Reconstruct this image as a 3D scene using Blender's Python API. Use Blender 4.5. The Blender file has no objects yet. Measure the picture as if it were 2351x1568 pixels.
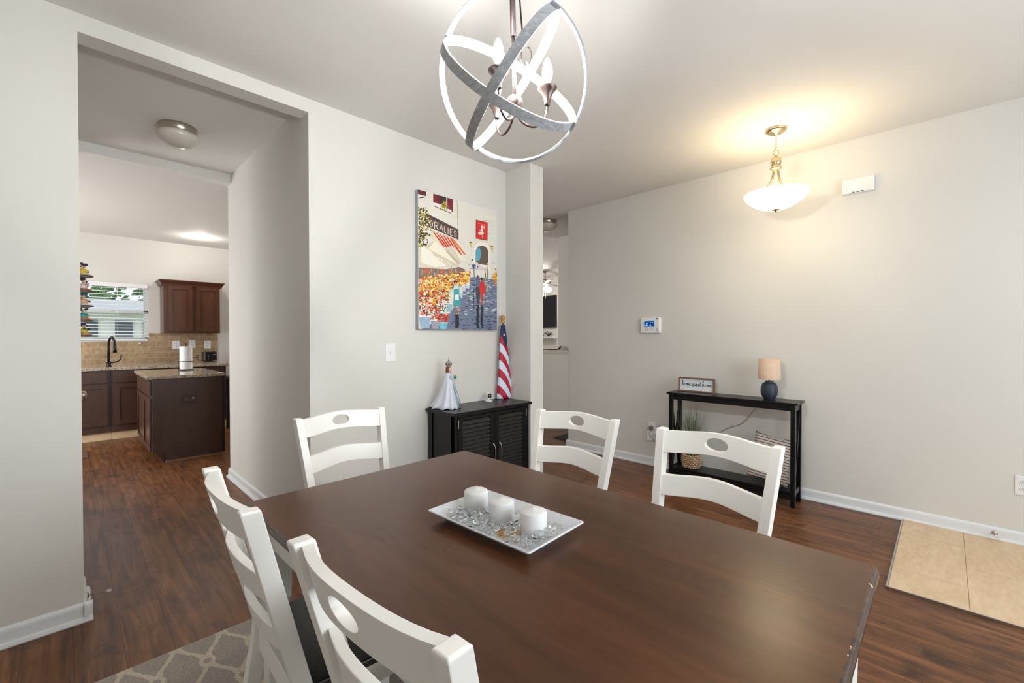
import bpy, bmesh, math, random
from mathutils import Vector, Matrix
random.seed(7)
PI = math.pi
SC = bpy.context.scene
COL = SC.collection

# ------------------------------------------------------------------ camera
YAW, PITCH, ROLL, FPX, CAMZ = 0.7917, 0.0105, -0.0016, 1009.54, 1.2845
cy, sy, cp, sp = math.cos(YAW), math.sin(YAW), math.cos(PITCH), math.sin(PITCH)
fwd = Vector((sy*cp, cy*cp, -sp)); rgt = Vector((cy, -sy, 0)); upv = rgt.cross(fwd)
r2 = math.cos(ROLL)*rgt + math.sin(ROLL)*upv
u2 = -math.sin(ROLL)*rgt + math.cos(ROLL)*upv
cam_data = bpy.data.cameras.new('camera'); cam = bpy.data.objects.new('camera', cam_data)
COL.objects.link(cam)
cam_data.sensor_width = 36.0; cam_data.sensor_fit = 'HORIZONTAL'
cam_data.lens = FPX/2351*36.0; cam_data.clip_start = 0.02; cam_data.clip_end = 200
M = Matrix.Identity(4)
for i in range(3):
    M[i][0] = r2[i]; M[i][1] = u2[i]; M[i][2] = -fwd[i]
M[2][3] = CAMZ
cam.matrix_world = M
SC.camera = cam

# ------------------------------------------------------------------ exposure, world, lights
vs = SC.view_settings
vs.view_transform = 'Standard'; vs.look = 'None'; vs.gamma = 1.0; vs.exposure = 0.15
vs.use_curve_mapping = False
SC.cycles.sample_clamp_indirect = 3.0
world = bpy.data.worlds.new('world'); SC.world = world; world.use_nodes = True
bg = world.node_tree.nodes['Background']
bg.inputs[0].default_value = (0.80, 0.90, 1.0, 1); bg.inputs[1].default_value = 1.6

def area_light(name, loc, target, sx, sy_, power, col=(1, 1, 1)):
    l = bpy.data.lights.new(name, 'AREA'); l.shape = 'RECTANGLE'; l.size = sx; l.size_y = sy_
    l.energy = power; l.color = col
    o = bpy.data.objects.new(name, l); COL.objects.link(o); o.location = loc
    o.rotation_euler = (Vector(target)-Vector(loc)).to_track_quat('-Z', 'Y').to_euler()
    return o
def point_light(name, loc, power, col=(1, 1, 1), rad=0.03):
    l = bpy.data.lights.new(name, 'POINT'); l.energy = power; l.color = col; l.shadow_soft_size = rad
    o = bpy.data.objects.new(name, l); COL.objects.link(o); o.location = loc
    return o
DAY = (1.0, 0.99, 0.965)
# daylight through the front windows behind the camera, the door light; then added fill panels for the far rooms
area_light('daylight_dining_window', (1.65, -2.05, 1.55), (1.3, 2.6, 1.25), 2.15, 1.75, 52, (0.88, 0.95, 1.0))
area_light('daylight_front_door', (3.45, -2.05, 1.6), (3.0, 3, 1.3), 0.9, 1.6, 4, DAY)
area_light('fill_passage_side', (-1.78, 6.1, 1.35), (1.2, 5.6, 1.4), 2.4, 2.1, 120, DAY)  # added unseen fill from the left for passage and kitchen; wall is solid
area_light('fill_kitchen_far', (4.6, 8.12, 1.6), (1.0, 5.6, 1.0), 1.8, 1.5, 70, DAY)  # added panel out of view that brightens the kitchen, no opening behind it
area_light('fill_hall_living', (8.1, 3.2, 1.6), (6.0, 6, 1.2), 1.8, 1.6, 45, DAY)  # added to lift the dim hall side; no window is built here

# ------------------------------------------------------------------ helpers
def tag(o, label=None, cat=None, group=None, kind=None):
    if label: o['label'] = label
    if cat: o['category'] = cat
    if group: o['group'] = group
    if kind: o['kind'] = kind
    return o
def thing(name, label, cat, loc=(0, 0, 0), rz=0, group=None):
    o = bpy.data.objects.new(name, None); COL.objects.link(o); o.empty_display_size = 0.05
    o.location = loc; o.rotation_euler = (0, 0, rz)
    return tag(o, label, cat, group)
def obj(name, bm, mat, parent=None, smooth=False, bevel=0, sub=0, segs=2):
    me = bpy.data.meshes.new(name)
    bmesh.ops.recalc_face_normals(bm, faces=bm.faces[:])
    bm.to_mesh(me); bm.free()
    o = bpy.data.objects.new(name, me); COL.objects.link(o)
    for m in (mat if isinstance(mat, (list, tuple)) else [mat]): me.materials.append(m)
    if smooth:
        for p in me.polygons: p.use_smooth = True
    if bevel:
        b = o.modifiers.new('bevel', 'BEVEL'); b.width = bevel; b.segments = segs
        b.limit_method = 'ANGLE'; b.angle_limit = 0.6
        b.harden_normals = False
    if sub:
        s = o.modifiers.new('subd', 'SUBSURF'); s.levels = sub; s.render_levels = sub
    if parent: o.parent = parent
    return o
def struct(name, bm, mat, parent=None, **k):
    o = obj(name, bm, mat, parent, **k)
    if not parent: o['kind'] = 'structure'
    return o
def BM(): return bmesh.new()
def box(bm, x0, x1, y0, y1, z0, z1, mi=0):
    vs_ = [bm.verts.new((x, y, z)) for z in (z0, z1) for y in (y0, y1) for x in (x0, x1)]
    for f in ((0, 2, 3, 1), (4, 5, 7, 6), (0, 1, 5, 4), (2, 6, 7, 3), (0, 4, 6, 2), (1, 3, 7, 5)):
        bm.faces.new([vs_[i] for i in f]).material_index = mi
    return bm
def bx(*a): return box(BM(), *a)
def lathe(bm, prof, n=32, c=(0, 0, 0), mi=0, ax=None):
    # prof: list of (r, z); ax: optional matrix
    rings = []
    for r, z in prof:
        if r < 1e-6:
            v = Vector((0, 0, z)); v = ax @ v if ax else v
            rings.append([bm.verts.new(v+Vector(c))])
        else:
            ring = []
            for i in range(n):
                a = 2*PI*i/n; v = Vector((r*math.cos(a), r*math.sin(a), z)); v = ax @ v if ax else v
                ring.append(bm.verts.new(v+Vector(c)))
            rings.append(ring)
    for a, b in zip(rings, rings[1:]):
        for i in range(n):
            j = (i+1) % n
            if len(a) == 1 and len(b) == 1: break
            if len(a) == 1: f = bm.faces.new((a[0], b[i], b[j]))
            elif len(b) == 1: f = bm.faces.new((a[i], a[j], b[0]))
            else: f = bm.faces.new((a[i], a[j], b[j], b[i]))
            f.material_index = mi
    return bm
def tube(bm, pts, r, n=10, closed=False, caps=True, flat=None):
    pts = [Vector(p) for p in pts]; rings = []; N = len(pts)
    up = Vector((0, 0, 1)); prev = None
    for i, p in enumerate(pts):
        if closed: t = pts[(i+1) % N]-pts[i-1]
        else: t = pts[min(i+1, N-1)]-pts[max(i-1, 0)]
        t.normalize()
        if prev is None:
            a = up if abs(t.z) < 0.9 else Vector((1, 0, 0))
            x = t.cross(a).normalized()
        else:
            x = (prev-t*prev.dot(t)).normalized()
        prev = x; y = t.cross(x)
        rr = r[i] if isinstance(r, (list, tuple)) else r
        rings.append([bm.verts.new(p+rr*(math.cos(2*PI*k/n)*x+math.sin(2*PI*k/n)*y)) for k in range(n)])
    M_ = N if closed else N-1
    for i in range(M_):
        a, b = rings[i], rings[(i+1) % N]
        for k in range(n):
            bm.faces.new((a[k], a[(k+1) % n], b[(k+1) % n], b[k]))
    if caps and not closed:
        bm.faces.new(rings[0]); bm.faces.new(rings[-1])
    return bm
def bez(p0, p1, p2, p3, n=10):
    p0, p1, p2, p3 = map(Vector, (p0, p1, p2, p3))
    return [(1-t)**3*p0+3*(1-t)**2*t*p1+3*(1-t)*t*t*p2+t**3*p3 for t in [i/n for i in range(n+1)]]
def ball(bm, c, r, u=16, v=10, sc=(1, 1, 1)):
    m = Matrix.Translation(c) @ Matrix.Diagonal((r*sc[0], r*sc[1], r*sc[2], 1))
    bmesh.ops.create_uvsphere(bm, u_segments=u, v_segments=v, radius=1, matrix=m)
    return bm
def prism(bm, pts, z0, z1, fn=None, mi=0):
    fn = fn or (lambda x, y, z: (x, y, z))
    a = [bm.verts.new(fn(x, y, z0)) for x, y in pts]; b = [bm.verts.new(fn(x, y, z1)) for x, y in pts]
    n = len(pts)
    bm.faces.new(a).material_index = mi; bm.faces.new(b).material_index = mi
    for i in range(n):
        bm.faces.new((a[i], a[(i+1) % n], b[(i+1) % n], b[i])).material_index = mi
    return bm
def dup(root, loc=None, rz=None, label=None, group=None):
    r = root.copy(); COL.objects.link(r)
    if loc is not None: r.location = loc
    if rz is not None: r.rotation_euler = (0, 0, rz)
    if label: r['label'] = label
    if group: r['group'] = group
    for ch in list(root.children):
        c_ = ch.copy(); COL.objects.link(c_); c_.parent = r
        for g in list(ch.children):
            d = g.copy(); COL.objects.link(d); d.parent = c_
    return r

# ------------------------------------------------------------------ materials
def srgb(r, g, b):
    f = lambda c: (c/255/12.92) if c/255 <= 0.04045 else ((c/255+0.055)/1.055)**2.4
    return (f(r), f(g), f(b), 1)
class NT:
    def __init__(s, name):
        s.m = bpy.data.materials.new(name); s.m.use_nodes = True
        s.t = s.m.node_tree; s.b = s.t.nodes['Principled BSDF']
    def n(s, typ, **k):
        x = s.t.nodes.new(typ)
        for a, v in k.items():
            if a.startswith('_'): setattr(x, a[1:], v)
        return x
    def l(s, a, b): s.t.links.new(a, b)
    def coords(s, scale=(1, 1, 1), rot=(0, 0, 0), out='Object'):
        tc = s.n('ShaderNodeTexCoord'); mp = s.n('ShaderNodeMapping')
        mp.inputs['Scale'].default_value = scale; mp.inputs['Rotation'].default_value = rot
        s.l(tc.outputs[out], mp.inputs[0]); return mp.outputs[0]
    def noise(s, vec, scale, detail=3, rough=0.5, dist=0):
        x = s.n('ShaderNodeTexNoise'); x.inputs['Scale'].default_value = scale
        x.inputs['Detail'].default_value = detail; x.inputs['Roughness'].default_value = rough
        x.inputs['Distortion'].default_value = dist
        if vec: s.l(vec, x.inputs['Vector'])
        return x.outputs['Fac']
    def ramp(s, fac, stops):
        x = s.n('ShaderNodeValToRGB'); e = x.color_ramp.elements
        while len(e) < len(stops): e.new(0.5)
        for el, (p, c_) in zip(e, stops): el.position = p; el.color = c_
        s.l(fac, x.inputs[0]); return x.outputs[0]
    def mix(s, fac, a, b, mode='MIX'):
        x = s.n('ShaderNodeMix'); x.data_type = 'RGBA'; x.blend_type = mode
        for i, v in ((0, fac), (6, a), (7, b)):
            if isinstance(v, (int, float, tuple)): x.inputs[i].default_value = v
            else: s.l(v, x.inputs[i])
        return x.outputs[2]
    def math(s, op, a, b=None, c=None):
        x = s.n('ShaderNodeMath'); x.operation = op
        for i, v in enumerate((a, b, c)):
            if v is None: continue
            if isinstance(v, (int, float)): x.inputs[i].default_value = v
            else: s.l(v, x.inputs[i])
        return x.outputs[0]
    def bump(s, h, strength=0.2, dist=0.002):
        x = s.n('ShaderNodeBump'); x.inputs['Strength'].default_value = strength
        x.inputs['Distance'].default_value = dist; s.l(h, x.inputs['Height']); s.l(x.outputs[0], s.b.inputs['Normal'])
    def set(s, **k):
        for a, v in k.items():
            i = s.b.inputs[a.replace('_', ' ')]
            if isinstance(v, (int, float, tuple)): i.default_value = v
            else: s.l(v, i)
        return s
def plain(name, col, rough=0.5, metal=0, var=0.06, scale=12, bump=0, **k):
    s = NT(name); c = srgb(*col)
    v = s.coords(); f = s.noise(v, scale, 4)
    lo = tuple(x*(1-var) for x in c[:3])+(1,); hi = tuple(min(1, x*(1+var)) for x in c[:3])+(1,)
    s.set(Base_Color=s.ramp(f, [(0.3, lo), (0.7, hi)]), Roughness=rough, Metallic=metal, **k)
    if bump: s.bump(s.noise(v, scale*10, 2), bump, 0.001)
    return s.m
def emit(name, col, strength, rough=0.4):
    s = NT(name); s.set(Base_Color=col, Roughness=rough, Emission_Color=col, Emission_Strength=strength)
    return s.m

WALL = plain('wall_paint', (218, 216, 211), 0.62, var=0.012, scale=2, bump=0.05)
CEIL = plain('ceiling_paint', (226, 224, 220), 0.8, var=0.012, scale=2, bump=0.05)
TRIM = plain('trim_white', (226, 229, 232), 0.35, var=0.01)
def floor_mat():
    s = NT('plank_floor')
    v = s.coords(rot=(0, 0, PI/2))
    mp2 = s.n('ShaderNodeMapping'); mp2.inputs['Location'].default_value = (0.31, 0.1400-0.297+0.594, 0); s.l(v, mp2.inputs[0])
    br = s.n('ShaderNodeTexBrick'); br.offset = 0.37; br.offset_frequency = 3; br.squash = 1
    s.l(mp2.outputs[0], br.inputs['Vector'])
    for k, x in (('Scale', 1.0), ('Mortar Size', 0.0011), ('Mortar Smooth', 0.3), ('Bias', 0.0), ('Brick Width', 1.22), ('Row Height', 0.1485)):
        br.inputs[k].default_value = x
    br.inputs['Color1'].default_value = (0, 0, 0, 1); br.inputs['Color2'].default_value = (1, 1, 1, 1)
    br.inputs['Mortar'].default_value = (0.5, 0.5, 0.5, 1)
    g = s.coords(scale=(15, 1.0, 1))
    off = s.n('ShaderNodeVectorMath'); off.operation = 'MULTIPLY_ADD'
    s.l(br.outputs['Color'], off.inputs[0]); off.inputs[1].default_value = (7, 13, 5); s.l(g, off.inputs[2])
    n1 = s.noise(off.outputs[0], 2.0, 6, 0.62, 0.6)
    g2 = s.coords(scale=(60, 2.4, 1)); n2 = s.noise(g2, 2.5, 3, 0.6)
    kn = s.coords(scale=(3.4, 2.0, 1)); n3 = s.noise(kn, 2.4, 4, 0.65, 0.8)
    base = s.ramp(n1, [(0.28, srgb(52, 29, 16)), (0.43, srgb(104, 64, 36)), (0.57, srgb(130, 84, 50)), (0.72, srgb(156, 108, 70))])
    base = s.mix(0.35, base, s.ramp(n2, [(0.3, srgb(40, 22, 13)), (0.7, srgb(118, 78, 52))]))
    base = s.mix(s.math('MULTIPLY', s.ramp(n3, [(0.52, (0, 0, 0, 1)), (0.74, (1, 1, 1, 1))]), 0.75), base, srgb(34, 19, 12))
    tint = s.ramp(br.outputs['Color'], [(0.0, (0.82, 0.80, 0.78, 1)), (1.0, (1.12, 1.1, 1.08, 1))])
    base = s.mix(1.0, base, tint, 'MULTIPLY')
    base = s.mix(br.outputs['Fac'], base, srgb(38, 23, 16))
    s.set(Base_Color=base, Roughness=s.ramp(n2, [(0.2, (0.30,)*3+(1,)), (0.8, (0.42,)*3+(1,))]))
    s.b.inputs['Specular IOR Level'].default_value = 0.3
    s.bump(s.math('SUBTRACT', s.math('MULTIPLY', n2, 0.3), br.outputs['Fac']), 0.3, 0.0015)
    return s.m
FLOOR = floor_mat()
def tile_mat():
    s = NT('beige_tile'); v = s.coords(scale=(0.8, 2.5, 1), rot=(0, 0, 0.15))
    f = s.noise(v, 3.2, 6, 0.65, 1.2); g = s.noise(v, 18, 4, 0.6)
    c = s.mix(0.4, s.ramp(f, [(0.3, srgb(198, 168, 133)), (0.7, srgb(222, 198, 165))]), s.ramp(g, [(0.3, srgb(190, 158, 124)), (0.7, srgb(224, 200, 168))]))
    s.set(Base_Color=c, Roughness=0.4); return s.m
TILE = tile_mat(); GROUT = plain('tile_grout', (166, 140, 110), 0.8)
def wood(name, c0, c1, c2, scale=(1, 10, 1), rough=0.3, nscale=3, rot=(0, 0, 0), coat=0, dist=0.8, fine=0.3, det=6):
    s = NT(name); v = s.coords(scale=scale, rot=rot)
    f = s.noise(v, nscale, det, 0.6, dist); g = s.noise(v, nscale*9, 3, 0.6)
    c = s.mix(fine, s.ramp(f, [(0.28, srgb(*c0)), (0.5, srgb(*c1)), (0.74, srgb(*c2))]), s.ramp(g, [(0.3, srgb(*c0)), (0.7, srgb(*c2))]))
    s.set(Base_Color=c, Roughness=rough)
    if coat: s.b.inputs['Coat Weight'].default_value = coat; s.b.inputs['Coat Roughness'].default_value = 0.2
    return s.m
TABLE = wood('table_walnut', (64, 36, 19), (80, 46, 25), (98, 59, 33), scale=(7, 0.9, 1), rough=0.25, nscale=1.6, dist=0.35, fine=0.10, det=4)
TABLE.node_tree.nodes['Principled BSDF'].inputs['Specular IOR Level'].default_value = 0.36
def edge_mat():
    s = NT('worn_table_edge'); v = s.coords(); f = s.noise(v, 55, 2, 0.5); g = s.noise(s.coords(scale=(3, 3, 12)), 14, 3)
    c = s.ramp(g, [(0.35, srgb(44, 27, 20)), (0.7, srgb(92, 64, 48))])
    c = s.mix(s.math('GREATER_THAN', f, 0.735), c, srgb(222, 196, 140))
    s.set(Base_Color=c, Roughness=0.22); return s.m
EDGE = edge_mat()
def chipped(name, col, chip, thr=0.755, rough=0.38):
    s = NT(name); v = s.coords(); f = s.noise(v, 38, 2, 0.5); g = s.noise(v, 5, 3)
    c0 = srgb(*col); c = s.ramp(g, [(0.3, tuple(x*0.96 for x in c0[:3])+(1,)), (0.7, c0)])
    c = s.mix(s.math('GREATER_THAN', f, thr), c, srgb(*chip)); s.set(Base_Color=c, Roughness=rough)
    s.bump(s.noise(v, 80, 2), 0.08, 0.0006)
    return s.m
CHAIRW = chipped('antique_white_paint', (243, 241, 236), (146, 128, 104), 0.79)
SEAT = wood('dark_seat_wood', (22, 17, 14), (34, 27, 22), (50, 41, 34), scale=(2, 9, 1), rough=0.35)
BLACK = wood('black_lacquer', (6, 6, 8), (10, 10, 12), (16, 16, 19), scale=(3, 3, 12), rough=0.33)
BLACK.node_tree.nodes['Principled BSDF'].inputs['Specular IOR Level'].default_value = 0.35
CABWOOD = wood('espresso_cabinet', (66, 43, 34), (72, 48, 38), (80, 54, 44), scale=(8, 8, 0.9), rough=0.3, nscale=2)
CABUP = wood('espresso_cabinet_upper', (66, 37, 24), (80, 47, 32), (98, 61, 43), scale=(8, 8, 0.9), rough=0.3, nscale=2)
CHROME = plain('chrome', (205, 205, 208), 0.18, 1.0, var=0.02)
NICKEL = plain('brushed_nickel', (186, 176, 162), 0.28, 1.0, var=0.05, scale=30)
NICKELP = plain('brushed_nickel_pendant', (205, 186, 150), 0.25, 1.0, var=0.05, scale=30)
BRONZE = plain('bronze_grey_metal', (118, 103, 98), 0.3, 0.9, var=0.08, scale=20)
DARKMET = plain('dark_metal', (44, 37, 36), 0.35, 0.8, var=0.06)
PLASTIC = plain('white_plastic', (236, 236, 238), 0.3, var=0.01)
BLKPL = plain('black_plastic', (14, 14, 16), 0.25, var=0.05)
SCREW = plain('grey_slots', (120, 120, 120), 0.5)
CERAM = plain('white_ceramic', (238, 241, 246), 0.08, var=0.01)
def wax():
    s = NT('candle_wax'); s.set(Base_Color=srgb(250, 250, 250), Roughness=0.45)
    s.b.inputs['Subsurface Weight'].default_value = 0.12; s.b.inputs['Subsurface Radius'].default_value = (0.02, 0.015, 0.012)
    s.b.inputs['Subsurface Scale'].default_value = 0.6
    return s.m
WAX = wax()
def glass(name, col=(1, 1, 1, 1), rough=0.0, ior=1.45):
    s = NT(name); s.set(Base_Color=col, Roughness=rough, IOR=ior); s.b.inputs['Transmission Weight'].default_value = 1.0
    return s.m
GEM = glass('clear_glass_gem', (0.97, 0.99, 1, 1), 0.0, 1.5)
GEMA = glass('amber_glass_gem', (0.95, 0.62, 0.3, 1), 0.0, 1.5)
def ringwood():
    s = NT('weathered_grey_wood'); v = s.coords(scale=(1, 1, 3), out='Object')
    f = s.noise(v, 14, 5, 0.6, 2.2); w = s.noise(v, 60, 4, 0.6, 1.5)
    c = s.mix(0.4, s.ramp(f, [(0.3, srgb(162, 166, 172)), (0.55, srgb(196, 200, 206)), (0.75, srgb(224, 227, 231))]), s.ramp(w, [(0.35, srgb(122, 125, 131)), (0.7, srgb(212, 214, 218))]))
    s.set(Base_Color=c, Roughness=0.6); s.bump(f, 0.3, 0.002); return s.m
RINGW = ringwood()
BULB = emit('lit_bulb', (1, 0.985, 0.955, 1), 1450)
FROST = emit('lit_frosted_bowl', (1.0, 0.82, 0.52, 1), 10)
OPAL = plain('opal_glass_unlit', (206, 199, 189), 0.25, var=0.02)

# ------------------------------------------------------------------ the room shell
H = 2.74; YA = 2.779; XB = 4.103; X0 = 0.045; X1 = 1.048; ZH = 2.657; TH = 0.115
XL = -1.85; YF = -2.15
XS0, XS1, YS, YB = 2.737, 2.899, 2.485, 3.131
struct('floor', bx(XL-0.1, 9.0, YF-0.1, 9.0, -0.1, 0.0), FLOOR)
struct('ceiling', bx(XL-0.1, 9.0, YF-0.1, 4.62, H, H+0.1), CEIL)
struct('ceiling', bx(XL-0.1, 3.4, 4.62, 9.0, 2.69, H+0.1), CEIL)
struct('ceiling', bx(3.4, 9.0, 4.62, 9.0, H, H+0.1), CEIL)
bm = BM(); box(bm, XL, X0, YA, YA+TH, 0, H); box(bm, X0, X1, YA, YA+TH, ZH, H)
box(bm, X1, XS0, YA, YA+TH, 0, H)
struct('wall_back', bm, WALL)
struct('wall_stub', bx(XS0, XS1, YS, 4.3, 0, H), WALL)
struct('wall_right', bx(XB, XB+0.12, YF, YB, 0, H), WALL)
# left and front walls with window openings (behind the camera)
bm = bx(XL-0.1, XL, YF, 9.0, 0, H)
struct('wall_left', bm, WALL)
bm = BM(); box(bm, XL-0.1, 0.55, YF-0.1, YF, 0, H); box(bm, 2.75, 3.0, YF-0.1, YF, 0, H)
box(bm, 3.9, 9.0, YF-0.1, YF, 0, H)
for a, b, z0, z1 in ((0.55, 2.75, 0, 0.65), (0.55, 2.75, 2.45, H), (3.0, 3.9, 0, 0.7), (3.0, 3.9, 2.45, H)):
    box(bm, a, b, YF-0.1, YF, z0, z1)
struct('wall_front', bm, WALL)
# passage walls and second beam
bm = BM(); box(bm, X1, X1+TH, YA+TH, 4.68, 0, H)
struct('wall_passage', bm, WALL)
bm = BM(); box(bm, -0.07, X0, YA+TH, 3.10, 0, H); box(bm, -0.12, 0.0, 3.10, 4.66, 0, H)
struct('wall_passage', bm, WALL)
struct('trim_1', bx(0.0, X1+0.001, 4.566, 4.68, 2.664, H), CEIL)
# kitchen far wall with the window opening, kitchen side walls
YK = 8.2; WX0, WX1, WZ0, WZ1 = -0.35, 0.83, 1.245, 2.05
bm = BM(); box(bm, XL, WX0, YK, YK+0.12, 0, H); box(bm, WX1, 9.0, YK, YK+0.12, 0, H)
box(bm, WX0, WX1, YK, YK+0.12, 0, WZ0); box(bm, WX0, WX1, YK, YK+0.12, WZ1, H)
struct('wall_kitchen', bm, WALL)
struct('wall_living', bx(8.30, 8.42, YF, YK, 0, H), WALL)
struct('wall_hall', bx(5.07, 5.19, 1.9, 4.05, 0, H), WALL)
struct('wall_hall', bx(XB+0.12, 5.07, 1.8, 1.9, 0, H), WALL)

def baseboard(name, p0, p1, n, ret=()):
    # profile: distance from the wall, height ; runs from p0 to p1, n = outward normal
    prof = [(0, 0), (0.028, 0), (0.030, 0.006), (0.026, 0.018), (0.014, 0.022), (0.013, 0.062), (0.011, 0.072), (0.005, 0.080), (0.0, 0.083)]
    bm = BM(); a = Vector((*p0, 0)); b = Vector((*p1, 0)); n = Vector((*n, 0)); d = (b-a).normalized()
    A = [bm.verts.new(a+n*x+Vector((0, 0, z))) for x, z in prof]; B = [bm.verts.new(b+n*x+Vector((0, 0, z))) for x, z in prof]
    for i in range(len(prof)-1): bm.faces.new((A[i], A[i+1], B[i+1], B[i]))
    bm.faces.new(A); bm.faces.new(B)
    return struct(name, bm, TRIM)
baseboard('baseboard_back', (XL, YA), (X0+0.028, YA), (0, -1))
baseboard('baseboard_back', (X1-0.028, YA), (XS0, YA), (0, -1))
baseboard('baseboard_left', (X0, YA-0.026), (X0, 3.10), (1, 0))
baseboard('baseboard_passage', (X1, YA-0.026), (X1, 4.70), (-1, 0))
baseboard('baseboard_stub', (XS0, YA), (XS0, YS-0.026), (-1, 0))
baseboard('baseboard_stub', (XS0-0.026, YS), (XS1+0.026, YS), (0, -1))
baseboard('baseboard_right', (XB, YF), (XB, YB+0.026), (-1, 0))
baseboard('baseboard_right', (XB-0.026, YB), (XB+0.12, YB), (0, 1))

# tile landing by the front door
TX0 = 2.925
bm = BM()
box(bm, TX0, XB-0.02, YF+0.01, 0.205, 0.0005, 0.011)
tl = struct('floor_tile', bm, GROUT)
bm = BM()
top = 0.203; k = 0
while top > YF+0.1:
    y1, y0 = top, max(top-0.2895, YF+0.02)
    xs = (3.19, 3.78) if k % 2 == 0 else (3.465, 4.05)
    e = [TX0+0.002]+list(xs)+[XB-0.022]
    for a, b in zip(e, e[1:]):
        box(bm, a+0.0012, b-0.0012, y0+0.0012, y1-0.0012, 0.010, 0.0125)
    top -= 0.2895; k += 1
struct('tile_slabs', bm, TILE, tl)
bm = BM(); box(bm, TX0-0.006, TX0, YF+0.02, 0.212, 0.0005, 0.0135); box(bm, TX0, XB-0.03, 0.205, 0.212, 0.0005, 0.0135)
struct('trim_2', bm, CHROME)

# windows behind the camera (frames only matter for reflections and light)
def window_frame(name, horiz, a, b, z0, z1, w, nx=2):
    bm = BM(); t = 0.05
    def bb(u0, u1, v0, v1):
        if horiz: box(bm, u0, u1, w-0.09, w-0.02, v0, v1)
        else: box(bm, w-0.08, w-0.02, u0, u1, v0, v1)
    bb(a, b, z0, z0+t); bb(a, b, z1-t, z1); bb(a, a+t, z0, z1); bb(b-t, b, z0, z1)
    bb(a, b, (z0+z1)/2-0.02, (z0+z1)/2+0.02)
    for i in range(1, nx): m = a+(b-a)*i/nx; bb(m-0.04, m+0.04, z0, z1)
    return struct(name, bm, TRIM)
window_frame('window_2', True, 0.55, 2.75, 0.65, 2.45, YF, 3)

# ------------------------------------------------------------------ area rug
def rug_mat():
    s = NT('trellis_rug')
    tc = s.n('ShaderNodeTexCoord'); wob = s.n('ShaderNodeTexNoise'); wob.inputs['Scale'].default_value = 70; wob.inputs['Detail'].default_value = 2
    s.l(tc.outputs['Object'], wob.inputs['Vector'])
    va = s.n('ShaderNodeVectorMath'); va.operation = 'MULTIPLY_ADD'; s.l(wob.outputs['Color'], va.inputs[0])
    va.inputs[1].default_value = (0.012, 0.012, 0); s.l(tc.outputs['Object'], va.inputs[2])
    sep = s.n('ShaderNodeSeparateXYZ'); s.l(va.outputs[0], sep.inputs[0])
    # lattice coordinates: nodes every PX_ along x, rows staggered by half
    PX_, PY_ = 0.158, 0.362
    x_ = s.math('SUBTRACT', sep.outputs[0], 0.229); y_ = s.math('SUBTRACT', sep.outputs[1], 2.078)
    v0 = s.math('MULTIPLY', y_, 2*PI/PY_)
    v = s.math('SUBTRACT', v0, s.math('MULTIPLY', s.math('SINE', s.math('MULTIPLY', v0, 2)), 0.30)); u = s.math('MULTIPLY', x_, 2*PI/PX_)
    A = s.math('ABSOLUTE', s.math('SUBTRACT', s.math('COSINE', u), s.math('COSINE', v)))
    gx = s.math('MULTIPLY', s.math('SINE', u), 2*PI/PX_); gy = s.math('MULTIPLY', s.math('SINE', v), 2*PI/PY_)
    gr = s.math('SQRT', s.math('ADD', s.math('ADD', s.math('MULTIPLY', gx, gx), s.math('MULTIPLY', gy, gy)), 60.0))
    line = s.math('LESS_THAN', s.math('DIVIDE', A, gr), 0.0088)
    def cell(t, p, sh):
        f = s.math('FRACT', s.math('ADD', s.math('DIVIDE', t, p), 0.5+sh)); return s.math('MULTIPLY', s.math('SUBTRACT', f, 0.5), p)
    def rad(sh):
        a = cell(x_, PX_, sh); b = s.math('MULTIPLY', cell(y_, PY_, sh), 0.72)
        return s.math('SQRT', s.math('ADD', s.math('MULTIPLY', a, a), s.math('MULTIPLY', b, b)))
    r_ = s.math('MINIMUM', rad(0.0), rad(0.5))
    ring = s.math('LESS_THAN', s.math('ABSOLUTE', s.math('SUBTRACT', r_, 0.0195)), 0.0075)
    inner = s.math('GREATER_THAN', r_, 0.0125)
    m = s.math('MULTIPLY', s.math('MAXIMUM', line, ring), inner)
    pile = s.noise(tc.outputs['Object'], 260, 3, 0.7)
    grey = s.ramp(pile, [(0.3, srgb(142, 132, 122)), (0.7, srgb(192, 182, 172))])
    cream = s.ramp(pile, [(0.3, srgb(190, 178, 158)), (0.7, srgb(232, 222, 204))])
    s.set(Base_Color=s.mix(m, grey, cream), Roughness=0.95)
    s.bump(pile, 0.9, 0.006); return s.m
RUG = rug_mat()
bm = BM(); box(bm, -0.75, 1.78, -0.85, 2.240, 0.0005, 0.006)
r = obj('area_rug', bm, RUG, bevel=0.002)
tag(r, 'grey shag rug with cream trellis lattice under the dining table', 'rug')

# ------------------------------------------------------------------ dining table
def rrect(hx, hy, r, n=5):
    pts = []
    for cx_, cy_, a0 in ((hx-r, hy-r, 0), (-hx+r, hy-r, PI/2), (-hx+r, -hy+r, PI), (hx-r, -hy+r, 1.5*PI)):
        for i in range(n+1):
            a = a0+PI/2*i/n; pts.append((cx_+r*math.cos(a), cy_+r*math.sin(a)))
    return pts
def slab(bm, hx, hy, r, prof, mi_top=0, mi_side=1):
    loops = []
    for ins, z in prof:
        loops.append([bm.verts.new((x, y, z)) for x, y in rrect(hx-ins, hy-ins, max(r-ins, 0.004))])
    for a, b in zip(loops, loops[1:]):
        n = len(a)
        for i in range(n): bm.faces.new((a[i], a[(i+1) % n], b[(i+1) % n], b[i])).material_index = mi_side
    bm.faces.new(loops[0]).material_index = mi_top; bm.faces.new(loops[-1]).material_index = mi_side
    return bm
TBX, TBY = 0.8465, 0.8455
t = thing('dining_table', 'rectangular dining table with worn dark brown top and white apron and legs', 'table', (TBX, TBY, 0.0065), 0.0035)
HX, HY = 0.4535, 0.743
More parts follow.
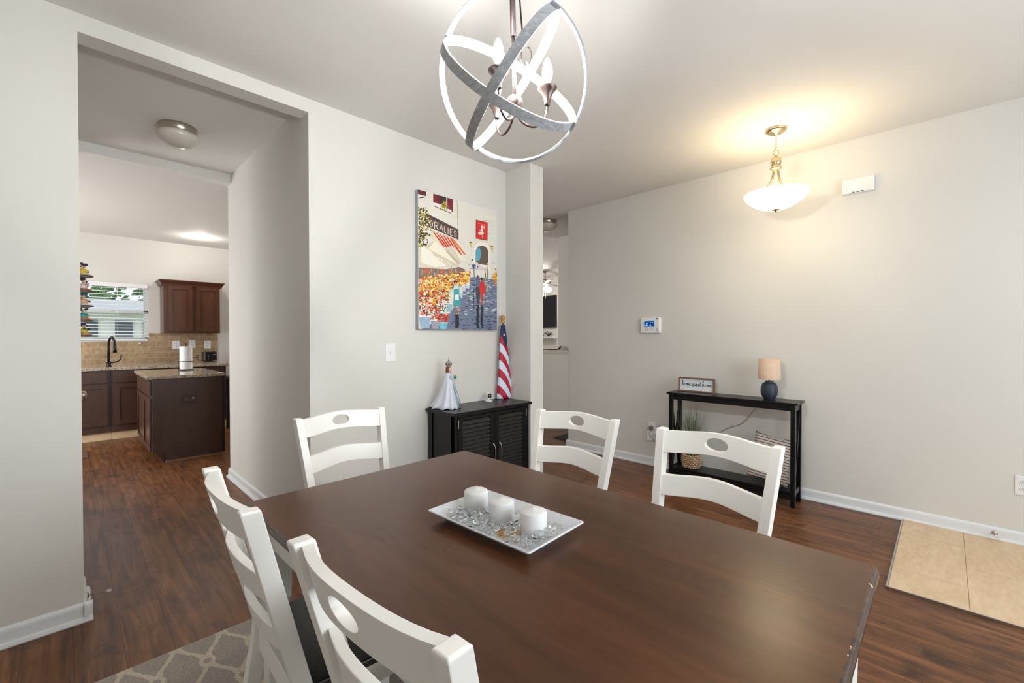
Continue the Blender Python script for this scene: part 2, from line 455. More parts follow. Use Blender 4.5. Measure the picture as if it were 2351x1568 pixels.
obj('tabletop', slab(BM(), HX, HY, 0.016, [(0.010, 0.7535), (0.006, 0.752), (0.003, 0.7485), (0.0035, 0.7435), (0.0005, 0.7405), (0, 0.7345), (0.002, 0.7285), (0.008, 0.7245), (0.012, 0.7205), (0.02, 0.7185)]), [TABLE, EDGE], t)
# apron as one frame
for nm, b in (('apron', (-HX+0.045, -HX+0.067, -HY+0.1, HY-0.1)), ('apron', (HX-0.067, HX-0.045, -HY+0.1, HY-0.1)),
              ('apron', (-HX+0.1, HX-0.1, -HY+0.045, -HY+0.067)), ('apron', (-HX+0.1, HX-0.1, HY-0.067, HY-0.045))):
    bm = bx(*b, 0.630, 0.719); obj(nm, bm, CHAIRW, t, bevel=0.002)
for sx in (-1, 1):
    for s_ in (-1, 1):
        bm = BM(); cx_, cy_ = sx*(HX-0.072), s_*(HY-0.072)
        lv = [(0.0, 0.026), (0.58, 0.038), (0.62, 0.0405), (0.719, 0.0405)]
        prev = None
        for z, h in lv:
            q = [bm.verts.new((cx_+a*h, cy_+b*h, z)) for a, b in ((-1, -1), (1, -1), (1, 1), (-1, 1))]
            if prev:
                for i in range(4): bm.faces.new((prev[i], prev[(i+1) % 4], q[(i+1) % 4], q[i]))
            else: bm.faces.new(q)
            prev = q
        bm.faces.new(prev); obj('leg', bm, CHAIRW, t, bevel=0.004)

# ------------------------------------------------------------------ dining chairs
ZT, WT, PW, SL, PD = 0.92, 0.226, 0.033, 0.252, 0.040
def post_y(z):          # front face of the rear post
    if z >= 0.46: return -SL*(z-0.76)
    y46 = -SL*(0.46-0.76); return y46-0.085*((0.46-z)/0.46)**1.3
def post_half(z): return WT+0.069*(max(z, 0.46)-0.95)
def rail_bm(z0, z1, arch, bow, hole=False, thick=0.021, ri=0.004, lip=0.0):
    # surface map (x, z) -> 3D, x in [-1,1]
    def mp(xn, z, d):
        half = post_half(z)-PW+0.004; x = xn*half
        yb = post_y(z)-ri-bow*(1-xn*xn)
        return Vector((x, yb-d, z))
    def arc(xn): return arch*(0.5+0.5*math.cos(PI*min(1, abs(xn)*1.05)))**1.0
    bm = BM()
    if not hole:
        N, K = 24, 4
        def sheet(d): return [[bm.verts.new(mp(-1+2*i/N, z0+(z1-z0)*k/K+arc(-1+2*i/N), d)) for k in range(K+1)] for i in range(N+1)]
        A, B = sheet(0), sheet(thick)
        for S in (A, B):
            for i in range(N):
                for k in range(K): bm.faces.new((S[i][k], S[i+1][k], S[i+1][k+1], S[i][k+1]))
        for i in range(N):
            for k in (0, K): bm.faces.new((A[i][k], A[i+1][k], B[i+1][k], B[i][k]))
        for i in (0, N):
            for k in range(K): bm.faces.new((A[i][k], A[i][k+1], B[i][k+1], B[i][k]))
        return bm
    NN = 72; K = 9; hw, hh = 0.22, 0.0235; zc = (z0+z1)/2+0.001
    def outer(a):
        c, s = math.cos(a), math.sin(a); zz = (z1-z0)/2
        k = min(1/abs(c) if abs(c) > 1e-9 else 1e9, 1/abs(s) if abs(s) > 1e-9 else 1e9)
        return c*k, zc+s*k*zz
    def sheet(d):
        out = []
        for i in range(NN):
            a = 2*PI*i/NN+PI/4; ox, oz = outer(a)
            # match ellipse angle by outer parameter
            ax_, az = hw*math.cos(a), zc+hh*math.sin(a)
            row = []
            for k in range(K+1):
                f = (k/K)**1.3; x = ax_+(ox-ax_)*f; z = az+(oz-az)*f
                row.append(bm.verts.new(mp(x, z+arc(x), d)))
            out.append(row)
        return out
    A, B = sheet(0), sheet(thick)
    for S in (A, B):
        for i in range(NN):
            j = (i+1) % NN
            for k in range(K): bm.faces.new((S[i][k], S[j][k], S[j][k+1], S[i][k+1]))
    for i in range(NN):
        j = (i+1) % NN
        for k in (0, K): bm.faces.new((A[i][k], A[j][k], B[j][k], B[i][k]))
    return bm
def make_chair():
    t = thing('dining_chair', 'x', 'chair')
    for s in (-1, 1):
        bm = BM(); prev = None
        zs = [0, 0.1, 0.2, 0.3, 0.38, 0.43, 0.46, 0.5, 0.6, 0.7, 0.8, ZT-0.004, ZT]
        for z in zs:
            h = post_half(z); y = post_y(z); d = PD*(0.8 if z < 0.05 else 1.0)
            ins = 0.003 if z == ZT else 0
            q = [bm.verts.new(v) for v in ((s*h-s*ins, y-ins, z), (s*(h-PW)+s*ins, y-ins, z), (s*(h-PW)+s*ins, y-d+ins, z+0.0), (s*h-s*ins, y-d+ins, z))]
            if prev:
                for i in range(4): bm.faces.new((prev[i], prev[(i+1) % 4], q[(i+1) % 4], q[i]))
            else: bm.faces.new(q)
            prev = q
        bm.faces.new(prev); obj('rear_post', bm, CHAIRW, t, bevel=0.0035)
    obj('top_rail', rail_bm(0.832, 0.912, 0.012, 0.034, True), CHAIRW, t, bevel=0.0025)
    obj('middle_rail', rail_bm(0.676, 0.750, 0.013, 0.032), CHAIRW, t, bevel=0.0025)
    obj('lower_rail', rail_bm(0.535, 0.600, 0.010, 0.028), CHAIRW, t, bevel=0.0025)
    # seat (saddle board)
    bm = BM(); y0 = post_y(0.46)-0.012; NX, NY = 10, 10
    def sd(top):
        g = []
        for i in range(NX+1):
            row = []
            for j in range(NY+1):
                u = i/NX*2-1; v = j/NY; hx = 0.192+0.036*v-(0.02*max(0, v-0.93)/0.07 if abs(u) > 0.9 else 0)
                z = 0.462-0.010*max(0, 1-(u*u*1.1))*max(0, 1-((v-0.45)*2)**2) if top else 0.440
                row.append(bm.verts.new((u*hx, y0+0.425*v, z)))
            g.append(row)
        return g
    A, B = sd(True), sd(False)
    for S in (A, B):
        for i in range(NX):
            for j in range(NY): bm.faces.new((S[i][j], S[i+1][j], S[i+1][j+1], S[i][j+1]))
    for i in range(NX):
        for j in (0, NY): bm.faces.new((A[i][j], A[i+1][j], B[i+1][j], B[i][j]))
    for j in range(NY):
        for i in (0, NX): bm.faces.new((A[i][j], A[i][j+1], B[i][j+1], B[i][j]))
    obj('seat', bm, SEAT, t, bevel=0.005)
    yb, yf = y0+0.012, y0+0.385
    for s in (-1, 1):
        bm = BM(); prev = None
        for z, w in ((0, 0.030), (0.43, 0.042), (0.4395, 0.042)):
            cx_ = s*0.190; q = [bm.verts.new((cx_+a*w/2, yf+b*w/2, z)) for a, b in ((-1, -1), (1, -1), (1, 1), (-1, 1))]
            if prev:
                for i in range(4): bm.faces.new((prev[i], prev[(i+1) % 4], q[(i+1) % 4], q[i]))
            else: bm.faces.new(q)
            prev = q
        bm.faces.new(prev); obj('front_leg', bm, CHAIRW, t, bevel=0.003)
        obj('side_apron', bx(min(s*0.172, s*0.190), max(s*0.172, s*0.190), yb, yf-0.02, 0.375, 0.4395), CHAIRW, t, bevel=0.002)
        obj('side_stretcher', bx(min(s*0.174, s*0.192), max(s*0.174, s*0.192), yb-0.02, yf-0.01, 0.17, 0.195), CHAIRW, t, bevel=0.002)
    obj('front_apron', bx(-0.17, 0.17, yf-0.012, yf+0.008, 0.375, 0.4395), CHAIRW, t, bevel=0.002)
    obj('rear_apron', bx(-0.17, 0.17, yb-0.03, yb-0.012, 0.375, 0.4395), CHAIRW, t, bevel=0.002)
    return t
ch = make_chair()
spots = [((0.936, 2.020), -1.518, 'white ladder-back chair at the far table end nearest the wall switch'),
         ((1.606, 0.604), 3.083, 'white ladder-back chair on the right, in front of the striped pillow console'),
         ((1.625, 1.241), 3.186, 'white ladder-back chair on the right, beside the black louvered cabinet'),
         ((0.365, 0.624), 0.055, 'white ladder-back chair closest to the camera on the left, overlapping the tabletop'),
         ((0.333, 1.251), -0.03, 'white ladder-back chair seen edge-on at the left, beside the passage floor')]
for i, ((x, y), a, lab) in enumerate(spots):
    o = ch if i == 0 else dup(ch)
    o.location = (x, y, 0.0065); o.scale = (1, 1, 0.993); o.rotation_euler = (0, 0, a-PI/2); o['label'] = lab; o['group'] = 'white chairs round the dining table'

# ------------------------------------------------------------------ tray, candles and glass gems
TRX, TRY, TRR = 0.848, 0.872, 0.045
bm = BM()
hx, hy = 0.117, 0.190
def sq(hx_, hy_, z, r): return [bm.verts.new((x, y, z)) for x, y in rrect(hx_, hy_, r, 4)]
loops = [sq(0.078, 0.148, 0.0, 0.008), sq(0.082, 0.152, 0.0, 0.010), sq(0.084, 0.154, 0.004, 0.010), sq(0.100, 0.172, 0.013, 0.008), sq(hx-0.001, hy-0.001, 0.024, 0.006), sq(hx, hy, 0.0265, 0.007),
         sq(hx-0.002, hy-0.002, 0.0285, 0.006), sq(hx-0.005, hy-0.005, 0.0275, 0.006), sq(0.094, 0.165, 0.015, 0.008), sq(0.083, 0.153, 0.0075, 0.012), sq(0.078, 0.148, 0.0060, 0.014)]
for a, b in zip(loops, loops[1:]):
    n = len(a)
    for i in range(n): bm.faces.new((a[i], a[(i+1) % n], b[(i+1) % n], b[i]))
bm.faces.new(loops[0]); bm.faces.new(loops[-1])
tr = obj('serving_tray', bm, CERAM, smooth=True); tr.location = (TRX, TRY, 0.7605); tr.rotation_euler = (0, 0, TRR)
m_ = tr.modifiers.new('e', 'EDGE_SPLIT'); m_.split_angle = 1.0
tag(tr, 'rectangular white ceramic tray with raised rim in the middle of the table', 'tray')
candle0 = None
CPOS = [(0.856, 0.997), (0.852, 0.884), (0.862, 0.773)]
CL = ['white pillar candle at the far end of the tray, partly behind the middle one', 'white pillar candle in the middle of the three on the tray', 'white pillar candle at the near end of the tray, pointed top']
for i, (x, y) in enumerate(CPOS):
    if not candle0:
        bm = lathe(BM(), [(0, 0), (0.034, 0), (0.0355, 0.002), (0.0355, 0.055), (0.0345, 0.0585), (0.031, 0.0605), (0.018, 0.0635), (0.006, 0.0665), (0.0022, 0.0690), (0, 0.0690)], 40)
        candle0 = obj('pillar_candle', bm, WAX, smooth=True); c_ = candle0
        w = obj('wick', lathe(BM(), [(0, 0.068), (0.001, 0.068), (0.001, 0.0725), (0, 0.0725)], 8), WAX, candle0)
    else: c_ = dup(candle0)
    c_.location = (x, y, 0.7670); c_.rotation_euler = (0, 0, i*1.1)
    tag(c_, CL[i], 'candle', 'pillar candles on the tray')
# gems
def gem_mesh(name, mat, rr=0.0088):
    bm = lathe(BM(), [(0, 0), (0.45, 0.01), (0.78, 0.14), (0.97, 0.42), (1.0, 0.62), (0.90, 0.95), (0.62, 1.22), (0.3, 1.33), (0, 1.36)], 16)
    for v in bm.verts: v.co *= rr
    return obj(name, bm, mat, smooth=True)
g0 = gem_mesh('glass_gem', GEM); ga = gem_mesh('glass_gem', GEMA)
ca, sa = math.cos(TRR), math.sin(TRR)
pts = []; tries = 0
rnd = random.Random(5)
CZL = [(x-TRX, y-TRY) for x, y in CPOS]
CZL = [(x*ca+y*sa, -x*sa+y*ca) for x, y in CZL]
while len(pts) < 235 and tries < 60000:
    tries += 1
    lay = 0 if tries < 30000 else 1
    x, y = rnd.uniform(-0.076, 0.076), rnd.uniform(-0.146, 0.146)
    if any((x-a)**2+(y-b)**2 < 0.0450**2 for a, b in CZL): continue
    if lay == 1 and (x > 0.045): continue
    md = 0.0168 if lay == 0 else 0.021
    if any(((x-p[0])**2+(y-p[1])**2) < md**2 for p in pts if p[2] == lay): continue
    pts.append((x, y, lay))
first = True
for x, y, lay in pts:
    amber = lay == 0 and abs(x+0.045) < 0.02 and abs(y+0.055) < 0.03 and rnd.random() < 0.7
    src = ga if amber else g0
    o = src if (src.get('used') is None) else src.copy()
    if src.get('used') is None: src['used'] = 1
    else: COL.objects.link(o)
    s = rnd.uniform(0.92, 1.05); o.scale = (s, s, s)
    o.location = (TRX+x*ca-y*sa, TRY+x*sa+y*ca, 0.7670+(0.0125 if lay else 0))
    o.rotation_euler = (rnd.uniform(-0.12, 0.12)*(1+2*lay), rnd.uniform(-0.12, 0.12)*(1+2*lay), rnd.uniform(0, 6))
    if amber: tag(o, 'amber-tinted glass gem among the clear ones by the candles', 'gem', 'amber glass gems in the tray')
    else: tag(o, 'clear flattened glass gem lying in the white tray around the candles', 'gem', 'clear glass gems in the tray')
for o in list(COL.objects):
    if 'used' in o.keys(): del o['used']
if ga.get('label') is None: bpy.data.objects.remove(ga)

# ------------------------------------------------------------------ chandelier
CC = Vector((0.85, 0.84, 1.97)); RR = 0.203
t = thing('orb_chandelier', 'grey weathered wood orb chandelier with crossing rings and candle bulbs over the table', 'chandelier', CC)
def orb_ring(nrm, R, w=0.024, th=0.0075):
    nrm = Vector(nrm).normalized(); a = nrm.orthogonal().normalized(); b = nrm.cross(a)
    bm = BM(); N = 96; rows = []
    for i in range(N):
        an = 2*PI*i/N; d = a*math.cos(an)+b*math.sin(an)
        rows.append([bm.verts.new(d*r_+nrm*h) for r_, h in ((R, w/2), (R, -w/2), (R-th, -w/2), (R-th, w/2))])
    for i in range(N):
        q, p = rows[i], rows[(i+1) % N]
        for k in range(4): bm.faces.new((q[k], q[(k+1) % 4], p[(k+1) % 4], p[k]))
    return bm
AX = Vector((-0.7421, -0.3383, -0.5787)).normalized()
obj('ring', orb_ring(AX, RR+0.003), RINGW, t, bevel=0.0012)
obj('ring', orb_ring((-0.6658, 0.4716, 0.5782), RR-0.0045), RINGW, t, bevel=0.0012)
obj('ring', orb_ring((-0.1332, -0.7716, 0.622), RR-0.0046), RINGW, t, bevel=0.0012)
ctr = Vector((0.8564, 0.8335, 1.9147))-CC
top = Vector((0.8440, 0.846, 2.735))-CC
def seg_tube(name, pts, r, m, n=12): return obj(name, tube(BM(), pts, r, n), m, t, smooth=True)
mid = ctr.lerp(top, 0.22)
seg_tube('stem', [ctr+Vector((0, 0, 0.015)), mid], 0.0052, BRONZE)
seg_tube('down_rod', [mid, top], 0.0078, DARKMET)
obj('canopy', lathe(BM(), [(0, 0), (0.02, 0), (0.055, 0.018), (0.06, 0.034), (0, 0.034)], 28, c=top-Vector((0, 0, 0.03))), DARKMET, t, smooth=True)
obj('hub', ball(BM(), ctr, 0.0225, 24, 16), BRONZE, t, smooth=True)
BQ = -AX*(RR-0.012)
hk = Vector((0.8772, 0.8125, 2.0468))-CC
# hook rod and eye at the far crossing
cross_in = BQ-Vector((0.012, 0.010, 0.02))
tt = bez(hk+Vector((0.004, -0.004, 0.02)), hk+Vector((0.016, -0.016, 0.005)), hk+Vector((0.012, -0.012, -0.03)), hk+Vector((0.0, 0.0, -0.028)), 10)+bez(hk+Vector((0, 0, -0.028)), hk+Vector((-0.010, 0.010, -0.025)), hk+Vector((-0.012, 0.012, -0.002)), hk+Vector((-0.004, 0.004, 0.03)), 10)[1:]
tt += [Vector((0.869, 0.8207, 2.1344))-CC, Vector((0.861, 0.829, 2.30))-CC]
seg_tube('hook_rod', tt, 0.0022, DARKMET, 8)
seg_tube('hook_eye', [hk+Vector((0.002, -0.002, -0.022)), hk+Vector((0.002, -0.002, -0.050))], 0.0028, RINGW, 8)
R3 = Vector((0.7026, -0.7115, 0)); F3 = Vector((0.7115, 0.7026, 0))
bulbs = []
for k, (dr, df) in enumerate(((0.088, 0.002), (-0.042, -0.078), (-0.052, 0.076))):
    d = R3*dr+F3*df; base = Vector((ctr.x, ctr.y, 0))+d; z0 = ctr.z
    cup_z = z0+0.0
    dn = d.normalized(); L = d.length
    p = bez(ctr+Vector((0, 0, -0.012)), ctr+dn*L*0.15+Vector((0, 0, -0.075)), ctr+dn*L*1.02+Vector((0, 0, -0.085)), Vector((base.x, base.y, cup_z-0.003)), 18)
    arm = seg_tube('arm', p, 0.0034, BRONZE, 10)
    c0 = Vector((base.x, base.y, cup_z))
    cup = obj('candle_cup', lathe(BM(), [(0, -0.004), (0.0075, -0.004), (0.0085, 0.0), (0.0078, 0.004), (0.0095, 0.012), (0.014, 0.024), (0.021, 0.034), (0.0265, 0.040), (0.0268, 0.0425), (0.019, 0.041), (0.009, 0.036), (0, 0.035)], 28, c=c0), BRONZE, t, smooth=True)
    obj('socket', lathe(BM(), [(0, 0.034), (0.0085, 0.034), (0.0085, 0.060), (0, 0.060)], 20, c=c0), BRONZE, t, smooth=True)
    obj('bulb', lathe(BM(), [(0, 0.058), (0.008, 0.060), (0.0125, 0.072), (0.0142, 0.083), (0.013, 0.096), (0.009, 0.110), (0.004, 0.121), (0, 0.125)], 20, c=c0), BULB, t, smooth=True)

# ------------------------------------------------------------------ foyer pendant
PX, PY = 3.516, 0.86
t = thing('bowl_pendant', 'brushed nickel pendant with glowing glass bowl hanging in the foyer', 'pendant light', (PX, PY, 0))
obj('canopy', lathe(BM(), [(0, 2.74), (0.066, 2.74), (0.068, 2.733), (0.062, 2.722), (0.05, 2.715), (0.02, 2.712), (0.012, 2.700), (0, 2.698)], 36), NICKELP, t, smooth=True)
z = 2.70; k = 0
bm = BM()
while z > 2.60:
    ax_ = Vector((1, 0, 0)) if k % 2 == 0 else Vector((0, 1, 0))
    tube(bm, [Vector((0, 0, z-0.009))+ax_*0.0048*math.cos(a)+Vector((0, 0, 0.0105*math.sin(a))) for a in [2*PI*i/14 for i in range(14)]], 0.0014, 6, closed=True)
    z -= 0.0155; k += 1
obj('chain', bm, NICKELP, t, smooth=True)
obj('hanging_ring', tube(BM(), [(R3.x*0.019*math.cos(a), R3.y*0.019*math.cos(a), 2.575+0.021*math.sin(a)) for a in [2*PI*i/28 for i in range(28)]], 0.0022, 8, closed=True), NICKELP, t, smooth=True)
obj('hub', lathe(BM(), [(0, 2.555), (0.008, 2.555), (0.012, 2.548), (0.028, 2.540), (0.031, 2.532), (0.030, 2.520), (0.034, 2.515), (0.034, 2.500), (0.031, 2.497), (0.031, 2.478), (0.036, 2.470), (0.036, 2.462), (0.020, 2.458), (0, 2.458)], 36), NICKELP, t, smooth=True)
for k in range(4):
    a = PI/4+k*PI/2; c_, s_ = math.cos(a), math.sin(a)
    p = bez((0.018*c_, 0.018*s_, 2.462), (0.026*c_, 0.026*s_, 2.38), (0.035*c_, 0.035*s_, 2.34), (0.16*c_, 0.16*s_, 2.268), 14)
    obj('arm', tube(BM(), p, 0.004, 8), NICKELP, t, smooth=True)
outer = [(0, 2.176), (0.03, 2.177), (0.07, 2.184), (0.11, 2.200), (0.15, 2.225), (0.18, 2.253), (0.195, 2.272), (0.201, 2.284), (0.199, 2.290)]
inner = [(0.193, 2.287), (0.186, 2.272), (0.172, 2.256), (0.145, 2.231), (0.107, 2.207), (0.068, 2.191), (0.03, 2.184), (0, 2.183)]
obj('glass_bowl', lathe(BM(), outer+inner, 56), FROST, t, smooth=True)
obj('finial', lathe(BM(), [(0, 2.158), (0.006, 2.160), (0.006, 2.166), (0.012, 2.170), (0.026, 2.174), (0.028, 2.179), (0, 2.181)], 24), NICKELP, t, smooth=True)
point_light('foyer_pendant_lamp', (PX, PY, 2.262), 1.2, (1, 0.80, 0.55), 0.06)

# ------------------------------------------------------------------ flush ceiling lights
def flush(loc, label, rr=0.118):
    t = thing('flush_ceiling_light', label, 'ceiling light', loc, 0, 'flush dome ceiling lights')
    obj('metal_ring', lathe(BM(), [(0, 0), (rr*0.93, 0), (rr*0.95, -0.012), (rr*0.93, -0.045), (rr*0.90, -0.048), (0, -0.048)], 40), NICKEL, t, smooth=True)
    obj('glass_dome', lathe(BM(), [(rr*0.86, -0.044), (rr*1.0, -0.052), (rr*1.03, -0.068), (rr*0.96, -0.090), (rr*0.74, -0.115), (rr*0.4, -0.132), (0, -0.138)], 40), OPAL, t, smooth=True)
    return t
flush((0.553, 3.795, H), 'unlit dome ceiling light with nickel rim on the passage ceiling')
flush((4.245, 3.575, H), 'unlit dome ceiling light with nickel rim on the far hall ceiling', 0.128)

# ------------------------------------------------------------------ canvas painting
LN = 788.0
def uv(x, y):
    t_ = (x-130)/LN; u = 0.851*t_/(1-0.149*t_); yt = 72+(x-130)*0.240; yb = 1464+(x-130)*0.008
    return u, 1-(y-yt)/(yb-yt)
PX0, PX1, PZ0, PZ1 = 1.8045, 2.5947, 1.342, 2.360
YP = YA-0.036
class Canvas:
    def __init__(s): s.v = []; s.f = []; s.c = []; s.k = 0
    def poly(s, pts, col, raw=False):
        s.k += 1; y = YP-0.0004-0.0000012*s.k; i0 = len(s.v)
        for p in pts:
            u, v = p if raw else uv(*p)
            u = min(max(u, 0.001), 0.999); v = min(max(v, 0.001), 0.999)
            s.v.append((PX0+u*(PX1-PX0), y, PZ0+v*(PZ1-PZ0)))
        s.f.append(tuple(range(i0, len(s.v)))); s.c.append(srgb(*col))
    def blob(s, x, y, rx, ry, col, n=7, j=0.3, rot=0):
        pts = []
        for i in range(n):
            a = 2*PI*i/n; k = 1+rnd.uniform(-j, j); px_, py_ = rx*k*math.cos(a), ry*k*math.sin(a)
            pts.append((x+px_*math.cos(rot)-py_*math.sin(rot), y+px_*math.sin(rot)+py_*math.cos(rot)))
        s.poly(pts, col)
    def stroke(s, x0, y0, x1, y1, w, col):
        dx, dy = x1-x0, y1-y0; L = math.hypot(dx, dy) or 1; nx, ny = -dy/L*w/2, dx/L*w/2
        s.poly([(x0+nx, y0+ny), (x1+nx, y1+ny), (x1-nx, y1-ny), (x0-nx, y0-ny)], col)
C_ = Canvas()
def jit(c, a=12): return tuple(max(0, min(255, int(x+rnd.uniform(-a, a)))) for x in c)
C_.poly([(0, 0), (1, 0), (1, 1), (0, 1)], (226, 222, 214), True)
for _ in range(90):   # pale stone facades
    x, y = rnd.uniform(150, 900), rnd.uniform(110, 760)
    C_.blob(x, y, rnd.uniform(25, 70), rnd.uniform(8, 22), jit((226, 222, 214) if x > 525 else (230, 222, 204), 7), 8, 0.2, 0.1)
for _ in range(28):
    x, y = rnd.uniform(700, 905), rnd.uniform(270, 800); C_.stroke(x, y, x+rnd.uniform(15, 50), y+rnd.uniform(4, 14), rnd.uniform(2, 5), jit((186, 190, 204), 12))
C_.stroke(523, 170, 531, 560, 3, (120, 106, 96))
# wet street
C_.poly([(500, 1464), (918, 1472), (918, 960), (700, 930), (640, 940), (560, 1120), (440, 1310), (160, 1464)], (110, 122, 148))
for _ in range(330):
    y = rnd.uniform(960, 1464); f = (y-960)/500; x = rnd.uniform(640-220*f, 915)
    c = jit([(196, 204, 212), (150, 164, 184), (94, 108, 140), (62, 74, 108), (214, 220, 218), (132, 120, 140)][rnd.randrange(6)], 10)
    if f > 0.72: c = jit([(44, 56, 92), (70, 88, 124), (96, 120, 150), (56, 60, 84)][rnd.randrange(4)], 10)
    C_.blob(x, y, rnd.uniform(10, 26), rnd.uniform(3, 6), c, 6, 0.3)
for x in (800, 825, 870):
    for _ in range(10): C_.blob(x+rnd.uniform(-8, 8), rnd.uniform(900, 1100), 7, 5, jit((70, 104, 140), 20), 6)
# shutters and windows
C_.poly([(130, 74), (213, 92), (213, 138), (130, 118)], (94, 30, 44)); C_.poly([(130, 135), (213, 150), (213, 166), (175, 140), (130, 160)], (236, 234, 232))
C_.poly([(283, 108), (349, 122), (349, 212), (283, 195)], (116, 30, 48)); C_.poly([(349, 122), (413, 137), (413, 235), (349, 212)], (52, 44, 40))
C_.poly([(413, 137), (424, 140), (424, 240), (413, 236)], (206, 206, 206)); C_.poly([(424, 142), (479, 158), (479, 292), (424, 262)], (120, 28, 48))
for x in (300, 318, 335): C_.stroke(x, 118, x, 198, 2, (78, 20, 34))
for x in (440, 458): C_.stroke(x, 156, x, 276, 2, (80, 20, 34))
C_.poly([(288, 203), (470, 270), (455, 296), (288, 228)], (232, 228, 224)); C_.stroke(290, 232, 460, 300, 7, (92, 66, 52))
for _ in range(60): C_.blob(rnd.gauss(396, 20), rnd.gauss(228, 20), 6, 6, jit([(222, 186, 44), (160, 150, 50), (90, 92, 40), (240, 214, 96)][rnd.randrange(4)]), 6)
# shop sign
C_.poly([(205, 310), (535, 468), (535, 562), (200, 432)], (70, 52, 48)); C_.poly([(228, 335), (528, 478), (528, 545), (224, 428)], (92, 70, 64))
C_.stroke(215, 312, 533, 462, 6, (52, 40, 40)); C_.stroke(228, 470, 533, 562, 4, (196, 170, 150))
GL = {'O': [[(0.5, 0), (0.08, 0.3), (0.08, 0.7), (0.5, 1), (0.92, 0.7), (0.92, 0.3), (0.5, 0)]],
      'R': [[(0.1, 0), (0.1, 1), (0.7, 1), (0.85, 0.8), (0.7, 0.55), (0.1, 0.5)], [(0.45, 0.5), (0.95, 0)]],
      'A': [[(0.02, 0), (0.5, 1), (0.98, 0)], [(0.2, 0.38), (0.8, 0.38)]], 'L': [[(0.15, 1), (0.15, 0), (0.85, 0)]],
      'I': [[(0.5, 0), (0.5, 1)]], 'E': [[(0.9, 1), (0.15, 1), (0.15, 0), (0.9, 0)], [(0.15, 0.52), (0.75, 0.52)]],
      'S': [[(0.88, 0.85), (0.5, 1), (0.15, 0.8), (0.3, 0.57), (0.75, 0.43), (0.88, 0.2), (0.5, 0), (0.1, 0.15)]]}
for ch_, xa, xb in (('L', 214, 240), ('O', 246, 278), ('R', 292, 336), ('A', 345, 382), ('L', 392, 412), ('I', 424, 436), ('E', 446, 478), ('S', 486, 518)):
    yt = lambda x: 357+(x-214)*0.41; yb = lambda x: 428+(x-214)*0.37
    for st in GL[ch_]:
        q = [(xa+(xb-xa)*a, yb(xa+(xb-xa)*a)+(yt(xa+(xb-xa)*a)-yb(xa+(xb-xa)*a))*b) for a, b in st]
        for p0, p1 in zip(q, q[1:]): C_.stroke(*p0, *p1, 6.5, (214, 206, 198))
# striped awning and parasols
C_.poly([(255, 480), (455, 545), (606, 712), (400, 650), (260, 560)], (226, 214, 190))
for k in range(6):
    x = 275+k*34; C_.poly([(x, 488+k*11), (x+16, 493+k*11), (x+130, 640+k*16), (x+104, 632+k*16)], jit((196, 40, 28), 8))
C_.poly([(455, 545), (490, 560), (608, 708), (590, 712)], (222, 120, 60))
C_.poly([(200, 632), (300, 575), (545, 800), (530, 832), (260, 850), (150, 740)], (210, 200, 176)); C_.poly([(300, 577), (545, 800), (520, 812), (235, 660)], (238, 232, 214))
C_.poly([(400, 650), (470, 622), (620, 775), (545, 795)], (214, 206, 188)); C_.poly([(470, 624), (622, 776), (560, 780)], (232, 228, 214))
C_.poly([(200, 632), (262, 850), (300, 850), (215, 660)], (168, 156, 138)); C_.poly([(400, 650), (545, 795), (530, 815), (415, 690)], (186, 176, 158))
C_.poly([(132, 640), (160, 612), (410, 830), (400, 862), (132, 850)], (216, 208, 190)); C_.poly([(160, 614), (410, 832), (300, 842), (160, 800)], (238, 234, 220))
for _ in range(30):
    x = rnd.uniform(180, 500); y = 640+(x-180)*0.6+rnd.uniform(-10, 60); C_.stroke(x, y, x+rnd.uniform(30, 60), y+rnd.uniform(24, 44), 4, jit((244, 238, 220), 8))
C_.poly([(132, 850), (400, 862), (470, 850), (540, 835), (600, 860), (600, 960), (132, 960)], (128, 108, 100))
for _ in range(26): C_.blob(rnd.uniform(140, 560), rnd.uniform(860, 920), 9, 26, jit([(206, 92, 44), (96, 84, 84), (170, 150, 136), (200, 110, 60)][rnd.randrange(4)]), 6)
# tree at the left
for _ in range(330):
    x = 135+abs(rnd.gauss(0, 55)); y = rnd.uniform(250, 640)
    if x > 275 - abs(y-450)*0.3: continue
    C_.blob(x, y, rnd.uniform(5, 11), rnd.uniform(5, 11), jit([(46, 58, 34), (78, 84, 46), (30, 36, 28), (232, 218, 150), (200, 170, 60), (120, 116, 60)][rnd.randrange(6)]), 6)
# red poster with a pale dancer
C_.poly([(708, 355), (826, 380), (824, 564), (706, 545)], (190, 22, 30)); C_.poly([(718, 372), (816, 392), (815, 552), (716, 534)], (204, 36, 38))
for x, y, rx, ry in ((770, 425, 12, 14), (768, 455, 10, 26), (758, 490, 30, 17), (790, 430, 5, 18), (752, 462, 12, 5), (775, 525, 4, 18)): C_.blob(x, y, rx, ry, (240, 214, 206), 9, 0.1)
for k in range(9): C_.stroke(722+k*10, 385+k*2, 727+k*10, 392+k*2, 3, (226, 160, 90))
